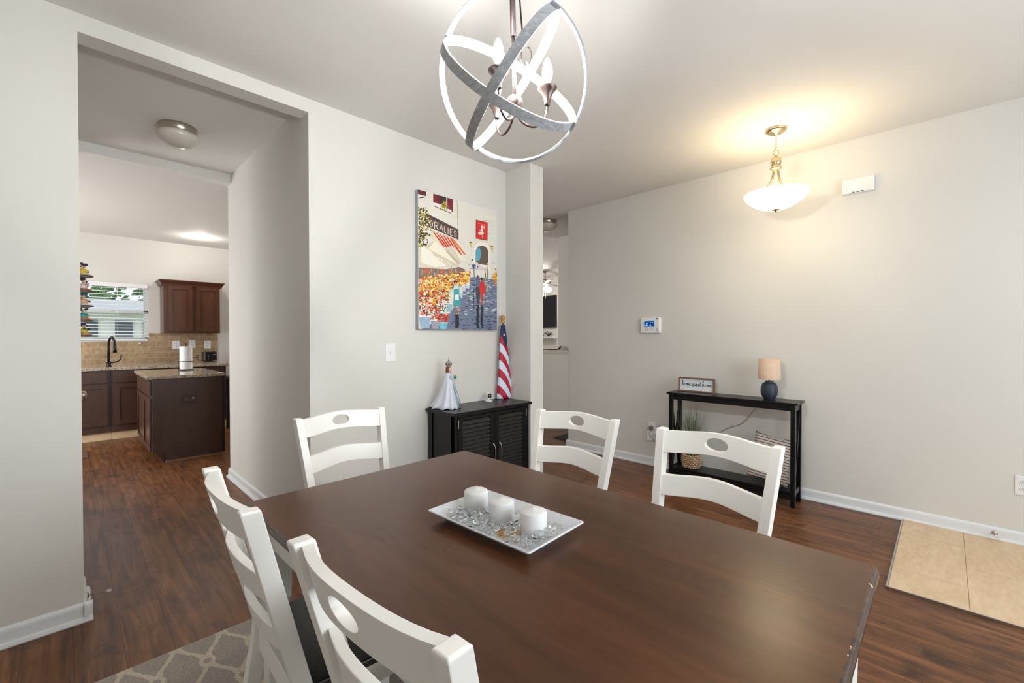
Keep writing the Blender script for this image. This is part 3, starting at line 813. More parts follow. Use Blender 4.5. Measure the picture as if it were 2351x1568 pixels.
# arch with lanterns
def arch_(x0, x1, yb, yt, col):
    m = (x0+x1)/2; r = (x1-x0)/2; C_.poly([(x0, yb), (x0, yt+r)]+[(m-r*math.cos(PI*i/12), yt+r-1.15*r*math.sin(PI*i/12)) for i in range(1, 12)]+[(x1, yt+r), (x1, yb+14)], col)
arch_(688, 850, 850, 590, (240, 236, 228)); arch_(704, 832, 800, 625, (92, 78, 74))
C_.poly([(706, 780), (706, 690), (722, 640), (748, 640), (762, 690), (745, 760)], (84, 164, 190)); C_.poly([(704, 775), (770, 830), (832, 845), (832, 870), (704, 860)], (214, 204, 206))
for x, y in ((655, 605), (868, 638)):
    C_.poly([(x-14, y-14), (x+14, y-14), (x+8, y+16), (x-8, y+16)], (226, 200, 88)); C_.poly([(x-16, y-16), (x, y-28), (x+16, y-14)], (44, 36, 34)); C_.stroke(x, y+14, x+14, y+32, 4, (60, 46, 44))
# street lamp, figures and reflections
C_.stroke(688, 820, 690, 930, 7, (70, 90, 130)); C_.blob(684, 825, 22, 20, (70, 96, 150), 8); C_.stroke(640, 850, 725, 850, 4, (70, 80, 110)); C_.blob(671, 762, 8, 12, (60, 60, 70)); C_.blob(640, 812, 9, 8, (200, 150, 100)); C_.blob(725, 830, 8, 14, (90, 110, 150))
for x, y0, y1 in ((800, 830, 1000), (823, 790, 1060)): C_.stroke(x, y0, x, y1, 7, (206, 190, 140)); C_.stroke(x+3, y0+60, x+3, y1-60, 6, (40, 44, 60))
C_.blob(727, 930, 11, 16, (92, 58, 44)); C_.poly([(712, 955), (742, 950), (752, 1030), (742, 1200), (716, 1205), (704, 1040)], (62, 60, 66)); C_.poly([(706, 962), (748, 955), (750, 1030), (704, 1040)], (86, 104, 134))
C_.blob(765, 955, 12, 20, (58, 36, 34)); C_.poly([(745, 980), (785, 975), (802, 1040), (786, 1110), (750, 1110), (742, 1040)], (206, 36, 30)); C_.poly([(756, 1105), (782, 1105), (776, 1210), (762, 1210)], (196, 60, 50)); C_.stroke(800, 1050, 800, 1130, 10, (150, 40, 44))
C_.stroke(684, 1060, 686, 1260, 6, (40, 44, 66)); C_.stroke(714, 1060, 684, 1062, 8, (50, 56, 80))
for x, w in ((724, 15), (768, 13), (518, 20)):
    for k in range(13): C_.blob(x+rnd.uniform(-6, 6), (1225 if x > 600 else 1335)+k*(18 if x > 600 else 9), w, 11, jit((28, 30, 48), 8), 7)
# flower bank
def flowers(n, fx, fy, cols, r=(5, 11)):
    for _ in range(n):
        x, y = fx(), fy(); C_.blob(x, y+(0 if callable(fy) else 0), rnd.uniform(*r), rnd.uniform(*r), jit(cols[rnd.randrange(len(cols))], 16), 6, 0.35)
YEL = [(236, 188, 48), (226, 148, 40), (244, 212, 110), (204, 108, 34), (120, 96, 40), (250, 236, 190), (214, 92, 36)]
RED = [(206, 48, 34), (176, 30, 30), (226, 96, 44), (110, 40, 30), (240, 232, 226), (90, 84, 40)]
for _ in range(900):
    x = rnd.uniform(132, 645); f = (x-132)/513; lo = 950-70*f; hi = 1180-190*f; y = rnd.uniform(lo, hi)
    C_.blob(x, y, rnd.uniform(6, 13), rnd.uniform(6, 12), jit((YEL+([(214, 60, 34)]*2 if x < 300 else []))[rnd.randrange(7)], 14), 6, 0.35)
for _ in range(420):
    x = rnd.uniform(132, 440); y = rnd.uniform(1080, 1330-(x-132)*0.35)
    C_.blob(x, y, rnd.uniform(6, 13), rnd.uniform(6, 12), jit((RED+YEL[:2])[rnd.randrange(8)], 14), 6, 0.35)
for _ in range(60): C_.blob(rnd.gauss(905, 12), rnd.gauss(930, 30), 8, 8, jit(YEL[rnd.randrange(4)], 20), 6)
def pot(x0, x1, y0, y1, col, fl=None):
    w = (x1-x0)*0.14
    C_.poly([(x0, y0), (x1, y0+4), (x1-w, y1+3), (x0+w, y1)], col); C_.stroke(x0-3, y0+4, x1+3, y0+8, 12, jit((232, 240, 244), 4))
    for _ in range(12):
        y = rnd.uniform(y0+14, y1-6); x = rnd.uniform(x0+w, x1-w-14); C_.stroke(x, y, x+14, y+3, 5, jit(tuple(min(255, q+28) for q in col), 14))
    if fl:
        for _ in range(70): C_.blob(rnd.uniform(x0-10, x1+10), rnd.uniform(y0-fl[1], y0), 8, 8, jit(fl[0][rnd.randrange(len(fl[0]))], 14), 6)
pot(405, 470, 1200, 1285, (140, 176, 188)); pot(545, 575, 1090, 1150, (170, 184, 196)); pot(605, 645, 1000, 1050, (190, 196, 206)); pot(570, 607, 1030, 1080, (180, 188, 200))
pot(325, 395, 1285, 1345, (168, 190, 204), ([(238, 236, 234), (214, 210, 206), (70, 90, 50)], 90))
pot(135, 255, 1330, 1452, (148, 176, 200), ([(240, 238, 236), (206, 48, 40), (80, 84, 50), (240, 238, 236)], 120))
pot(255, 345, 1368, 1460, (150, 150, 170), ([(204, 44, 34), (150, 40, 30), (200, 120, 40)], 120))
pot(332, 420, 1392, 1466, (110, 186, 204), ([(206, 40, 34), (228, 90, 50), (90, 70, 40)], 80))
# flower seller in a teal dress
C_.blob(502, 986, 18, 14, (60, 40, 40)); C_.blob(504, 1008, 13, 18, (206, 150, 120), 9, 0.1); C_.poly([(482, 1035), (540, 1030), (552, 1228), (476, 1232), (486, 1130)], (62, 160, 164))
C_.poly([(486, 1020), (528, 1018), (536, 1060), (480, 1060)], (206, 226, 226)); C_.poly([(496, 1118), (532, 1112), (534, 1165), (498, 1168)], (232, 238, 240)); C_.stroke(486, 1050, 436, 1112, 16, (190, 216, 220)); C_.blob(436, 1112, 8, 8, (210, 150, 120)); C_.stroke(540, 1040, 548, 1130, 14, (176, 214, 220))
C_.stroke(503, 1232, 506, 1320, 10, (196, 140, 116)); C_.stroke(528, 1232, 530, 1320, 10, (196, 140, 116))
me = bpy.data.meshes.new('painted_face'); me.from_pydata(C_.v, [], C_.f)
at = me.color_attributes.new('paint', 'FLOAT_COLOR', 'CORNER')
li = 0
for fi, f in enumerate(C_.f):
    for _ in f: at.data[li].color = C_.c[fi]; li += 1
s = NT('oil_paint'); vc = s.n('ShaderNodeVertexColor'); vc.layer_name = 'paint'
s.set(Base_Color=vc.outputs[0], Roughness=0.45); s.bump(s.noise(s.coords(), 160, 3), 0.3, 0.001)
me.materials.append(s.m)
t = thing('canvas_painting', 'colourful canvas of a flower market street with red awning and strolling couple', 'painting', (0, 0, 0))
obj('canvas', bx(PX0, PX1, YP, YA-0.001, PZ0, PZ1), plain('canvas_edge', (158, 160, 172), 0.7), t, bevel=0.002)
o = bpy.data.objects.new('painted_face', me); COL.objects.link(o); o.parent = t

# ------------------------------------------------------------------ wall plates and small devices
def plate_y(name, label, cat, xc, zc, y, w=0.079, h=0.127, mat=PLASTIC, kind='switch', group=None, face=-1):
    t = thing(name, label, cat, (xc, y, zc), 0, group)
    obj('cover_plate', bx(-w/2, w/2, -0.006, 0.0, -h/2, h/2), mat, t, bevel=0.0025)
    if kind == 'switch':
        obj('toggle', bx(-0.005, 0.005, -0.016, -0.006, -0.006, 0.010), mat, t, bevel=0.001)
    else:
        for s in (-1, 1):
            r_ = obj('receptacle', lathe(BM(), [(0, 0), (0.0165, 0), (0.0165, 0.0025), (0, 0.003)], 24, c=(0, -0.006, s*0.021), ax=Matrix.Rotation(PI/2, 3, 'X')), mat, t)
            bm = BM(); box(bm, -0.0075, -0.0055, -0.0105, -0.0085, s*0.021-0.001, s*0.021+0.008); box(bm, 0.0055, 0.0075, -0.0105, -0.0085, s*0.021-0.001, s*0.021+0.008); box(bm, -0.002, 0.002, -0.0105, -0.0085, s*0.021-0.010, s*0.021-0.006)
            obj('slots', bm, BLKPL, r_)
    return t
sw = plate_y('light_switch', 'white toggle light switch plate on the wall left of the painting', 'light switch', 1.596, 1.175, YA)
bm = BM()
o1 = plate_y('wall_outlet', 'white duplex wall outlet low on the right wall at the picture edge', 'outlet', 0, 0, 0, kind='outlet', w=0.078, h=0.118)
o1.location = (XB, -0.345, 0.368); o1.rotation_euler = (0, 0, -PI/2)
o2 = dup(o1, label='white wall outlet with plugged-in adapter, left of the black console table'); o2.location = (XB, 2.083, 0.375); o2.rotation_euler = (0, 0, -PI/2)
# adapter and short cord plugged into that outlet
t = thing('plug_adapter', 'white boxy plug adapter hanging from the outlet beside the console', 'adapter', (XB-0.009, 2.095, 0.300))
obj('adapter_body', bx(-0.034, -0.002, -0.028, 0.028, -0.050, 0.046), PLASTIC, t, bevel=0.006)
bmc = tube(BM(), bez((-0.004, 0.03, 0.02), (-0.05, 0.04, 0.09), (-0.055, -0.02, 0.10), (-0.036, -0.012, 0.055), 12)+bez((-0.036, -0.012, 0.055), (-0.05, 0.0, 0.02), (-0.05, -0.02, 0.0), (-0.03, -0.06, -0.05), 10)[1:], 0.0028, 8)
obj('cord', bmc, plain('grey_cord', (150, 142, 128), 0.5), t, smooth=True)
obj('plug', bx(-0.034, -0.002, -0.030, 0.006, 0.055, 0.095), plain('grey_plug', (120, 114, 104), 0.5), t, bevel=0.006)

t = thing('alarm_panel', 'white wall alarm keypad with small blue screen', 'alarm panel', (XB, 2.100, 1.397), -PI/2)
bm = BM(); w, h = 0.110, 0.080
pts = [(x, y) for x, y in rrect(w, h, 0.016, 6)]
prism(bm, pts, 0, 0.026, lambda x, y, z: (x*(1-0.10*z/0.026), -z, y*(1-0.06*z/0.026)))
obj('housing', bm, PLASTIC, t, bevel=0.004, segs=3)
obj('bezel', bx(-0.062, 0.055, -0.0275, -0.026, -0.020, 0.050), plain('pale_blue_bezel', (196, 212, 242), 0.3), t, bevel=0.001)
obj('screen', bx(-0.055, 0.048, -0.0290, -0.0275, -0.014, 0.046), emit('blue_screen', srgb(8, 52, 128), 0.6, 0.15), t)
bm = BM()
box(bm, -0.055, 0.048, -0.0294, -0.0291, 0.037, 0.046)
obj('screen_bar', bm, emit('screen_bar', srgb(52, 120, 140), 0.6), t)
bm = BM()
for x, z, r_ in ((-0.030, 0.019, 0.0085), (0.008, 0.026, 0.006), (0.032, 0.026, 0.0055), (-0.038, -0.001, 0.006), (-0.017, -0.001, 0.004), (0.008, 0.002, 0.0075)):
    lathe(bm, [(0, 0), (r_, 0), (r_, 0.0004), (0, 0.0004)], 14, c=(x, -0.0292, z), ax=Matrix.Rotation(PI/2, 3, 'X'))
obj('screen_icons', bm, emit('screen_icons', srgb(140, 200, 255), 0.8), t)
bm = BM()
for k in range(4): box(bm, -0.048+k*0.023, -0.036+k*0.023, -0.0275, -0.0262, -0.048, -0.040)
obj('keys', bm, plain('blue_keys', (110, 124, 170), 0.4), t)
bm = BM()
for k in range(7): box(bm, 0.066, 0.066+0.026*math.sin(0.5+k*0.38), -0.0275, -0.0262, -0.060+k*0.006, -0.057+k*0.006)
obj('speaker_grille', bm, plain('grille_grey', (170, 170, 172), 0.5), t)
bm = BM(); box(bm, 0.068, 0.088, -0.0275, -0.0262, 0.064, 0.071); box(bm, 0.066, 0.089, -0.0275, -0.0262, 0.057, 0.059)
obj('logo_mark', bm, plain('logo_dark', (74, 76, 82), 0.5), t)

t = thing('door_chime', 'white rectangular door chime box high on the right wall', 'chime box', (XB, 0.466, 2.388), -PI/2)
obj('cover', bx(-0.093, 0.093, -0.042, 0.0, -0.052, 0.052), PLASTIC, t, bevel=0.004)
bm = BM(); box(bm, -0.078, 0.078, -0.0435, -0.041, -0.036, 0.044)
obj('front_panel', bm, PLASTIC, t, bevel=0.001)
bm = BM()
for k in range(5):
    for sx in (-1, 1): x = sx*(0.040+k*0.008); box(bm, x-0.0012, x+0.0012, -0.0448, -0.0434, -0.030, 0.038)
obj('ribs', bm, PLASTIC, t)
bm = BM()
for k in range(3): box(bm, -0.034+k*0.026, -0.018+k*0.026, -0.0428, -0.041, -0.049, -0.044)
obj('vent_slots', bm, BLKPL, t)

def doorstop(loc, rz, label, L=0.075, mat=NICKEL):
    t = thing('spring_door_stop', label, 'door stop', loc, rz, None)
    ax_ = Matrix.Rotation(-PI/2, 3, 'Y')
    obj('base', lathe(BM(), [(0, 0), (0.013, 0), (0.014, 0.003), (0.009, 0.008), (0, 0.009)], 20, ax=ax_), mat, t, smooth=True)
    pts = [(-(0.006+(L-0.016)*i/120), 0.0042*math.cos(i*0.9), 0.0042*math.sin(i*0.9)) for i in range(121)]
    obj('spring', tube(BM(), pts, 0.0012, 5), mat, t, smooth=True)
    obj('rubber_tip', lathe(BM(), [(0, L-0.012), (0.007, L-0.012), (0.007, L), (0.005, L+0.004), (0, L+0.004)], 16, ax=ax_), plain('tip', (232, 214, 204), 0.5), t, smooth=True)
    return t
doorstop((XB-0.012, -0.224, 0.047), 0, 'small spring door stop on the right baseboard above the tile')
doorstop((X0+0.012, 2.93, 0.045), PI-0.25, 'long spring door stop with pale tip beside the left opening jamb', 0.085)

# ------------------------------------------------------------------ black louvered cabinet
t = thing('louvered_cabinet', 'black two-door cabinet with louvered doors standing under the painting', 'cabinet', (0, 0, 0))
CX0, CX1, CYF, CYB = 1.910, 2.672, 2.455, 2.762
obj('top', bx(1.886, 2.699, 2.430, 2.776, 0.729, 0.750), BLACK, t, bevel=0.002)
bm = BM()
box(bm, CX0, CX0+0.018, CYF+0.03, CYB, 0.04, 0.729); box(bm, CX1-0.018, CX1, CYF+0.03, CYB, 0.04, 0.729)
box(bm, CX0, CX1, CYB-0.012, CYB, 0.06, 0.729); box(bm, CX0+0.018, CX1-0.018, CYF+0.02, CYB, 0.06, 0.08)
# left side frame around an inset panel
for sx, xa in ((-1, CX0-0.008), (1, CX1)):
    box(bm, xa, xa+0.008, CYF, CYF+0.055, 0.0, 0.729); box(bm, xa, xa+0.008, CYB-0.045, CYB, 0.0, 0.729)
    box(bm, xa, xa+0.008, CYF, CYB, 0.06, 0.12)
box(bm, CX0-0.008, CX0+0.028, CYF, CYF+0.03, 0, 0.729); box(bm, CX1-0.028, CX1+0.008, CYF, CYF+0.03, 0, 0.729)
box(bm, CX0, CX1, CYF+0.002, CYF+0.02, 0.712, 0.729); box(bm, CX0, CX1, CYF+0.002, CYF+0.02, 0.05, 0.075)
obj('body', bm, BLACK, t, bevel=0.0015)
for (a, b, hs) in ((1.940, 2.2905, 'L'), (2.2945, 2.642, 'R')):
    bm = BM(); y0, y1 = CYF-0.006, CYF+0.014; z0, z1 = 0.080, 0.710; st = 0.040
    box(bm, a, a+st, y0, y1, z0, z1); box(bm, b-st, b, y0, y1, z0, z1)
    box(bm, a+st, b-st, y0, y1, z0, z0+0.045); box(bm, a+st, b-st, y0, y1, z1-0.022, z1)
    d = obj('door', bm, BLACK, t, bevel=0.0015)
    bm = BM(); n = 19; zz0, zz1 = z0+0.045, z1-0.022
    for i in range(n):
        zc = zz0+(zz1-zz0)*(i+0.5)/n; hh = (zz1-zz0)/n*0.66
        v = [bm.verts.new(p) for p in ((a+st, y0-0.001, zc-hh), (b-st, y0-0.001, zc-hh), (b-st, y1-0.002, zc+hh), (a+st, y1-0.002, zc+hh),
                                       (a+st, y0+0.004, zc-hh-0.002), (b-st, y0+0.004, zc-hh-0.002), (b-st, y1+0.002, zc+hh-0.004), (a+st, y1+0.002, zc+hh-0.004))]
        for f in ((0, 1, 2, 3), (4, 5, 6, 7), (0, 1, 5, 4), (2, 3, 7, 6), (0, 3, 7, 4), (1, 2, 6, 5)): bm.faces.new([v[k] for k in f])
    obj('louvers', bm, BLACK, d)
    xh = 2.262 if hs == 'L' else 2.326
    bm = BM(); ball(bm, (xh, y0-0.018, 0.472), 0.0085, 14, 10); tube(bm, [(xh, y0, 0.472), (xh, y0-0.016, 0.472)], 0.0035, 8)
    tube(bm, bez((xh+0.003, y0-0.024, 0.469), (xh+0.010, y0-0.028, 0.450), (xh+0.010, y0-0.030, 0.44), (xh+0.010, y0-0.030, 0.40), 10)+[Vector((xh+0.010, y0-0.030, 0.375)), Vector((xh+0.008, y0-0.026, 0.36)), Vector((xh+0.004, y0, 0.352))], 0.0036, 8)
    obj('pull_handle', bm, CHROME, d, smooth=True)
    xx = a-0.002 if hs == 'L' else b+0.002
    for zc in (0.665, 0.14):
        obj('hinge', bx(xx-0.0045, xx+0.0045, y0-0.003, y0+0.002, zc-0.030, zc+0.030), CHROME, d, bevel=0.001)

# ------------------------------------------------------------------ robed religious statue
ST = thing('robed_figurine', 'crowned child statue in white glittering cloak on the black cabinet', 'statue', (2.012, 2.656, 0.751), math.radians(-62))
# local +y is the facing direction after the rotation below ; built facing +y
def robe_mat(name, base, spark, sc):
    s = NT(name); v = s.coords(); f = s.noise(v, sc, 2, 0.5)
    s.set(Base_Color=s.mix(s.math('GREATER_THAN', f, 0.60), srgb(*base), srgb(*spark)), Roughness=0.4); s.bump(f, 0.4, 0.001); return s.m
CLOAK = robe_mat('glitter_cloak', (222, 226, 238), (188, 190, 204), 320)
DRESS = plain('pale_blue_satin', (206, 220, 240), 0.35, var=0.03)
SILVT = plain('silver_trim', (150, 156, 170), 0.3, 0.7)
SKIN = plain('doll_skin', (232, 190, 170), 0.45); HAIR = plain('auburn_hair', (126, 78, 46), 0.5, var=0.15, scale=60)
def robe(prof, ripple, nr, a0, a1, tail=0.0, N=64, th=0.0, ph=0):
    bm = BM(); rows = []
    for z, rx, ry in prof:
        t_ = 1-z/prof[-1][0]; row = []
        for i in range(N+1):
            a = a0+(a1-a0)*i/N
            k = 1+ripple*t_**1.2*math.sin(nr*a+ph+2.0*t_)
            back = max(0, -math.sin(a))
            x = rx*k*math.cos(a); y = ry*k*math.sin(a)-tail*t_**2.4*back
            row.append(bm.verts.new((x, y, z+0.004*t_**3*math.sin(nr*a+ph))))
        rows.append(row)
    for a, b in zip(rows, rows[1:]):
        for i in range(N): bm.faces.new((a[i], a[i+1], b[i+1], b[i]))
    return bm
o = obj('dress', robe([(0.006, 0.068, 0.074), (0.03, 0.064, 0.070), (0.08, 0.055, 0.060), (0.14, 0.044, 0.050), (0.20, 0.033, 0.038), (0.245, 0.024, 0.027), (0.268, 0.012, 0.013)], 0.10, 10, 0, 2*PI), DRESS, ST, smooth=True)
o = obj('cloak', robe([(0.004, 0.094, 0.088), (0.02, 0.088, 0.082), (0.06, 0.074, 0.070), (0.12, 0.060, 0.056), (0.18, 0.048, 0.044), (0.225, 0.038, 0.034), (0.252, 0.026, 0.024), (0.268, 0.014, 0.015)], 0.12, 9, PI*0.62, PI*2.38, 0.06), CLOAK, ST, smooth=True)
md = o.modifiers.new('s', 'SOLIDIFY'); md.thickness = 0.003
for a in (PI*0.62, PI*2.38-2*PI, PI*0.5):
    pts = [((0.094-0.080*u)*math.cos(a)*(1.0 if a != PI*0.5 else 1.0), (0.080-0.066*u if a == PI*0.5 else 0.092-0.076*u)*math.sin(a)+0.001, 0.006+0.258*u**0.9) for u in [i/12 for i in range(13)]]
    obj('trim_band', tube(BM(), pts, 0.0022, 6), SILVT, ST, smooth=True)
bm = BM(); ball(bm, (0, 0.004, 0.292), 0.0185, 20, 14, (0.88, 0.95, 1.12)); tube(bm, [(0, 0, 0.262), (0, 0, 0.280)], 0.008, 10)
ball(bm, (0, 0.0225, 0.291), 0.0032, 8, 6)
head = obj('head', bm, SKIN, ST, smooth=True)
bm = BM()
for sx in (-1, 1): ball(bm, (sx*0.0068, 0.0198, 0.295), 0.0017, 8, 6)
obj('eyes', bm, BLKPL, head, smooth=True)
obj('lips', ball(BM(), (0, 0.0212, 0.2835), 0.0024, 8, 6, (1.2, 0.6, 0.5)), plain('lips', (190, 90, 90), 0.4), head, smooth=True)
bm = BM(); ball(bm, (0, -0.0025, 0.297), 0.0205, 20, 14, (1, 0.95, 1.08))
for sx in (-1, 1): ball(bm, (sx*0.0165, 0.0, 0.280), 0.0085, 12, 8, (0.8, 1, 1.6))
ball(bm, (0, -0.014, 0.278), 0.012, 12, 8, (1.3, 0.8, 1.3))
hair = obj('hair', bm, HAIR, ST, smooth=True)
CROWN = plain('antique_silver_gold', (176, 160, 138), 0.3, 0.85, var=0.2, scale=90)
bm = lathe(BM(), [(0.0165, 0.310), (0.0185, 0.310), (0.019, 0.318), (0.0175, 0.320), (0.016, 0.318)], 28)
for k in range(8):
    a = 2*PI*k/8; c_, s_ = math.cos(a), math.sin(a)
    tube(bm, bez((0.018*c_, 0.018*s_, 0.318), (0.031*c_, 0.031*s_, 0.330), (0.027*c_, 0.027*s_, 0.346), (0.002*c_, 0.002*s_, 0.347), 8), 0.0022, 6)
    ball(bm, (0.0245*c_, 0.0245*s_, 0.336), 0.0042, 8, 6)
    ball(bm, (0.020*c_, 0.020*s_, 0.322), 0.0034, 8, 6)
ball(bm, (0, 0, 0.354), 0.0068, 12, 8); box(bm, -0.0012, 0.0012, -0.0012, 0.0012, 0.358, 0.378); box(bm, -0.006, 0.006, -0.0012, 0.0012, 0.369, 0.3715)
obj('crown', bm, CROWN, ST, smooth=False)
GEMM = plain('crown_jewels', (88, 82, 110), 0.2, 0.3)
bm = BM()
for k in range(8): a = 2*PI*(k+0.5)/8; ball(bm, (0.0205*math.cos(a), 0.0205*math.sin(a), 0.330), 0.0050, 8, 6, (1, 1, 1.5))
obj('jewels', bm, GEMM, ST, smooth=True)
# raised blessing hand with sleeve, orb in the other hand
bm = tube(BM(), [(0.020, 0.020, 0.236), (0.030, 0.036, 0.228), (0.032, 0.046, 0.236)], [0.010, 0.010, 0.008], 10)
obj('sleeve', bm, CLOAK, ST, smooth=True)
bm = BM(); ball(bm, (0.032, 0.051, 0.243), 0.006, 12, 8, (0.9, 0.5, 1.2))
for k in range(4): tube(bm, [(0.0282+k*0.0026, 0.052, 0.248), (0.0278+k*0.0027, 0.052+(0 if k < 2 else 0.003), 0.2595+(0.001 if k in (1, 2) else -0.001)-(0 if k < 2 else 0.004))], 0.0012, 6)
tube(bm, [(0.0265, 0.051, 0.243), (0.0245, 0.053, 0.250)], 0.0013, 6)
obj('hand', bm, SKIN, ST, smooth=True)
bm = tube(BM(), [(-0.020, 0.014, 0.236), (-0.032, 0.024, 0.214), (-0.036, 0.032, 0.212)], [0.010, 0.011, 0.008], 10)
obj('sleeve', bm, CLOAK, ST, smooth=True)
bm = BM(); ball(bm, (-0.036, 0.036, 0.213), 0.0065, 12, 8, (1.1, 0.9, 0.55))
for k in range(4): tube(bm, [(-0.042+k*0.0032, 0.040, 0.213), (-0.043+k*0.0036, 0.047, 0.218), (-0.042+k*0.0034, 0.049, 0.224)], 0.0013, 6)
tube(bm, [(-0.030, 0.034, 0.214), (-0.0275, 0.038, 0.222)], 0.0015, 6)
obj('hand', bm, SKIN, ST, smooth=True)
orb = obj('globe', ball(BM(), (-0.036, 0.038, 0.228), 0.0135, 18, 12), plain('teal_globe', (40, 130, 140), 0.25, var=0.4, scale=160), ST, smooth=True)
bm = BM(); box(bm, -0.0372, -0.0348, 0.037, 0.039, 0.240, 0.254); box(bm, -0.041, -0.031, 0.037, 0.039, 0.246, 0.249)
obj('small_cross', bm, CROWN, orb)
ST.rotation_euler = (0, 0, math.radians(-146))

# ------------------------------------------------------------------ rolled flag on a pole
FX, FY = 2.668, 2.732
def flag_mat():
    s = NT('flag_cloth'); tc = s.n('ShaderNodeTexCoord'); sep = s.n('ShaderNodeSeparateXYZ'); s.l(tc.outputs['Object'], sep.inputs[0])
    q = s.math('ADD', sep.outputs[2], s.math('MULTIPLY', sep.outputs[0], 1.35))
    q = s.math('ADD', q, s.math('MULTIPLY', s.math('MULTIPLY', sep.outputs[0], sep.outputs[0]), 3.0))
    st = s.math('LESS_THAN', s.math('FRACT', s.math('DIVIDE', s.math('ADD', q, 0.038), 0.148)), 0.5)
    c = s.mix(st, srgb(226, 232, 246), srgb(178, 22, 60))
    blue = s.math('GREATER_THAN', s.math('ADD', sep.outputs[2], s.math('MULTIPLY', s.math('ABSOLUTE', s.math('SUBTRACT', sep.outputs[0], 0.004)), -2.2)), 0.425)
    c = s.mix(blue, c, srgb(22, 38, 84))
    s.set(Base_Color=c, Roughness=0.55); return s.m
t = thing('furled_flag', 'furled stars and stripes flag on a wooden pole leaning in the corner on the cabinet', 'flag', (FX, FY, 0.751))
t.scale = (1, 1, 1.03)
bm = BM(); rows = []
for k in range(27):
    f = k/26; z = 0.002+0.618*f; w = 0.082*(1-f)**0.85+0.0165*f+0.004; d = 0.034*(1-f)+0.015*f
    cxx = 0.006*(1-f)-0.020*f*0.6
    rows.append([bm.verts.new((cxx+w*math.cos(a)*(1+0.06*math.sin(3*a+5*f)), d*math.sin(a)*(1+0.12*math.sin(4*a+6*f)), z)) for a in [2*PI*i/36 for i in range(36)]])
for a, b in zip(rows, rows[1:]):
    for i in range(36): bm.faces.new((a[i], a[(i+1) % 36], b[(i+1) % 36], b[i]))
bm.faces.new(rows[0]); bm.faces.new(rows[-1])
fl = obj('cloth', bm, flag_mat(), t, smooth=True)
bm = BM(); pts = []
for k in range(10):
    a = PI/2+k*PI/5; r_ = 0.0125 if k % 2 == 0 else 0.005; pts.append((r_*math.cos(a), r_*math.sin(a)))
prism(bm, pts, -0.0325, -0.0285, lambda x, y, z: (x-0.0195, z+0.0090, y+0.535))
obj('star', bm, plain('star_white', (240, 242, 248), 0.5), fl)
POLEW = wood('golden_oak', (176, 116, 52), (200, 140, 70), (222, 168, 96), scale=(6, 6, 1), rough=0.3)
obj('pole', tube(BM(), [(-0.006, 0, 0.4), (-0.012, 0, 0.655)], 0.0085, 14), NICKEL, t, smooth=True)
obj('finial', lathe(BM(), [(0, 0.632), (0.0165, 0.634), (0.0175, 0.650), (0.0125, 0.656), (0.0125, 0.660), (0.0185, 0.667), (0.0215, 0.678), (0.0205, 0.690), (0.014, 0.699), (0, 0.702)], 28, c=(-0.012, 0, 0)), POLEW, t, smooth=True)

# small indoor camera
t = thing('security_camera', 'small white indoor security camera on the black cabinet', 'camera', (2.462, 2.705, 0.750), math.radians(-14))
obj('base', lathe(BM(), [(0, 0), (0.030, 0), (0.031, 0.003), (0.026, 0.007), (0.010, 0.010), (0.006, 0.014), (0.0055, 0.030), (0, 0.030)], 28), PLASTIC, t, smooth=True)
bm = bx(-0.019, 0.019, -0.016, 0.016, 0.028, 0.068); c1 = obj('housing', bm, PLASTIC, t, bevel=0.005, segs=3)
obj('face', bx(-0.0165, 0.0165, -0.0185, -0.0160, 0.031, 0.065), BLKPL, t, bevel=0.002)
obj('lens', lathe(BM(), [(0, 0), (0.006, 0), (0.006, 0.0015), (0.003, 0.001), (0, 0.001)], 20, c=(0, -0.0185, 0.048), ax=Matrix.Rotation(PI/2, 3, 'X')), NICKEL, t, smooth=True)
obj('cable', tube(BM(), bez((0.0, 0.016, 0.045), (-0.02, 0.05, 0.06), (-0.055, 0.02, 0.03), (-0.050, 0.062, 0.0025), 14), 0.0014, 6), PLASTIC, t, smooth=True)

# ------------------------------------------------------------------ console table on the right wall
KX0, KX1, KY0, KY1, KZ = 3.790, 4.025, 0.778, 1.790, 0.786
t = thing('console_table', 'slim black console table with crossed side braces against the right wall', 'console table', (0, 0, 0))
obj('top', bx(KX0, KX1, KY0, KY1, KZ-0.016, KZ), BLACK, t, bevel=0.002)
lx = ((KX0+0.010, KX0+0.045), (KX1-0.045, KX1-0.010)); ly = ((KY0+0.018, KY0+0.048), (KY1-0.048, KY1-0.018))
for a, b in lx:
    for c_, d in ly: obj('leg', bx(a, b, c_, d, 0.0, KZ-0.016), BLACK, t, bevel=0.0015)
obj('front_apron', bx(lx[0][0]+0.006, lx[0][0]+0.022, ly[0][1], ly[1][0], KZ-0.062, KZ-0.016), BLACK, t, bevel=0.001)
obj('rear_apron', bx(lx[1][1]-0.022, lx[1][1]-0.006, ly[0][1], ly[1][0], KZ-0.062, KZ-0.016), BLACK, t, bevel=0.001)
bm = BM(); box(bm, lx[0][0]+0.004, lx[1][1]-0.004, ly[0][1], ly[1][0], 0.104, 0.119); box(bm, lx[0][0]+0.006, lx[0][0]+0.020, ly[0][1], ly[1][0], 0.055, 0.104)
obj('lower_shelf', bm, BLACK, t, bevel=0.001)
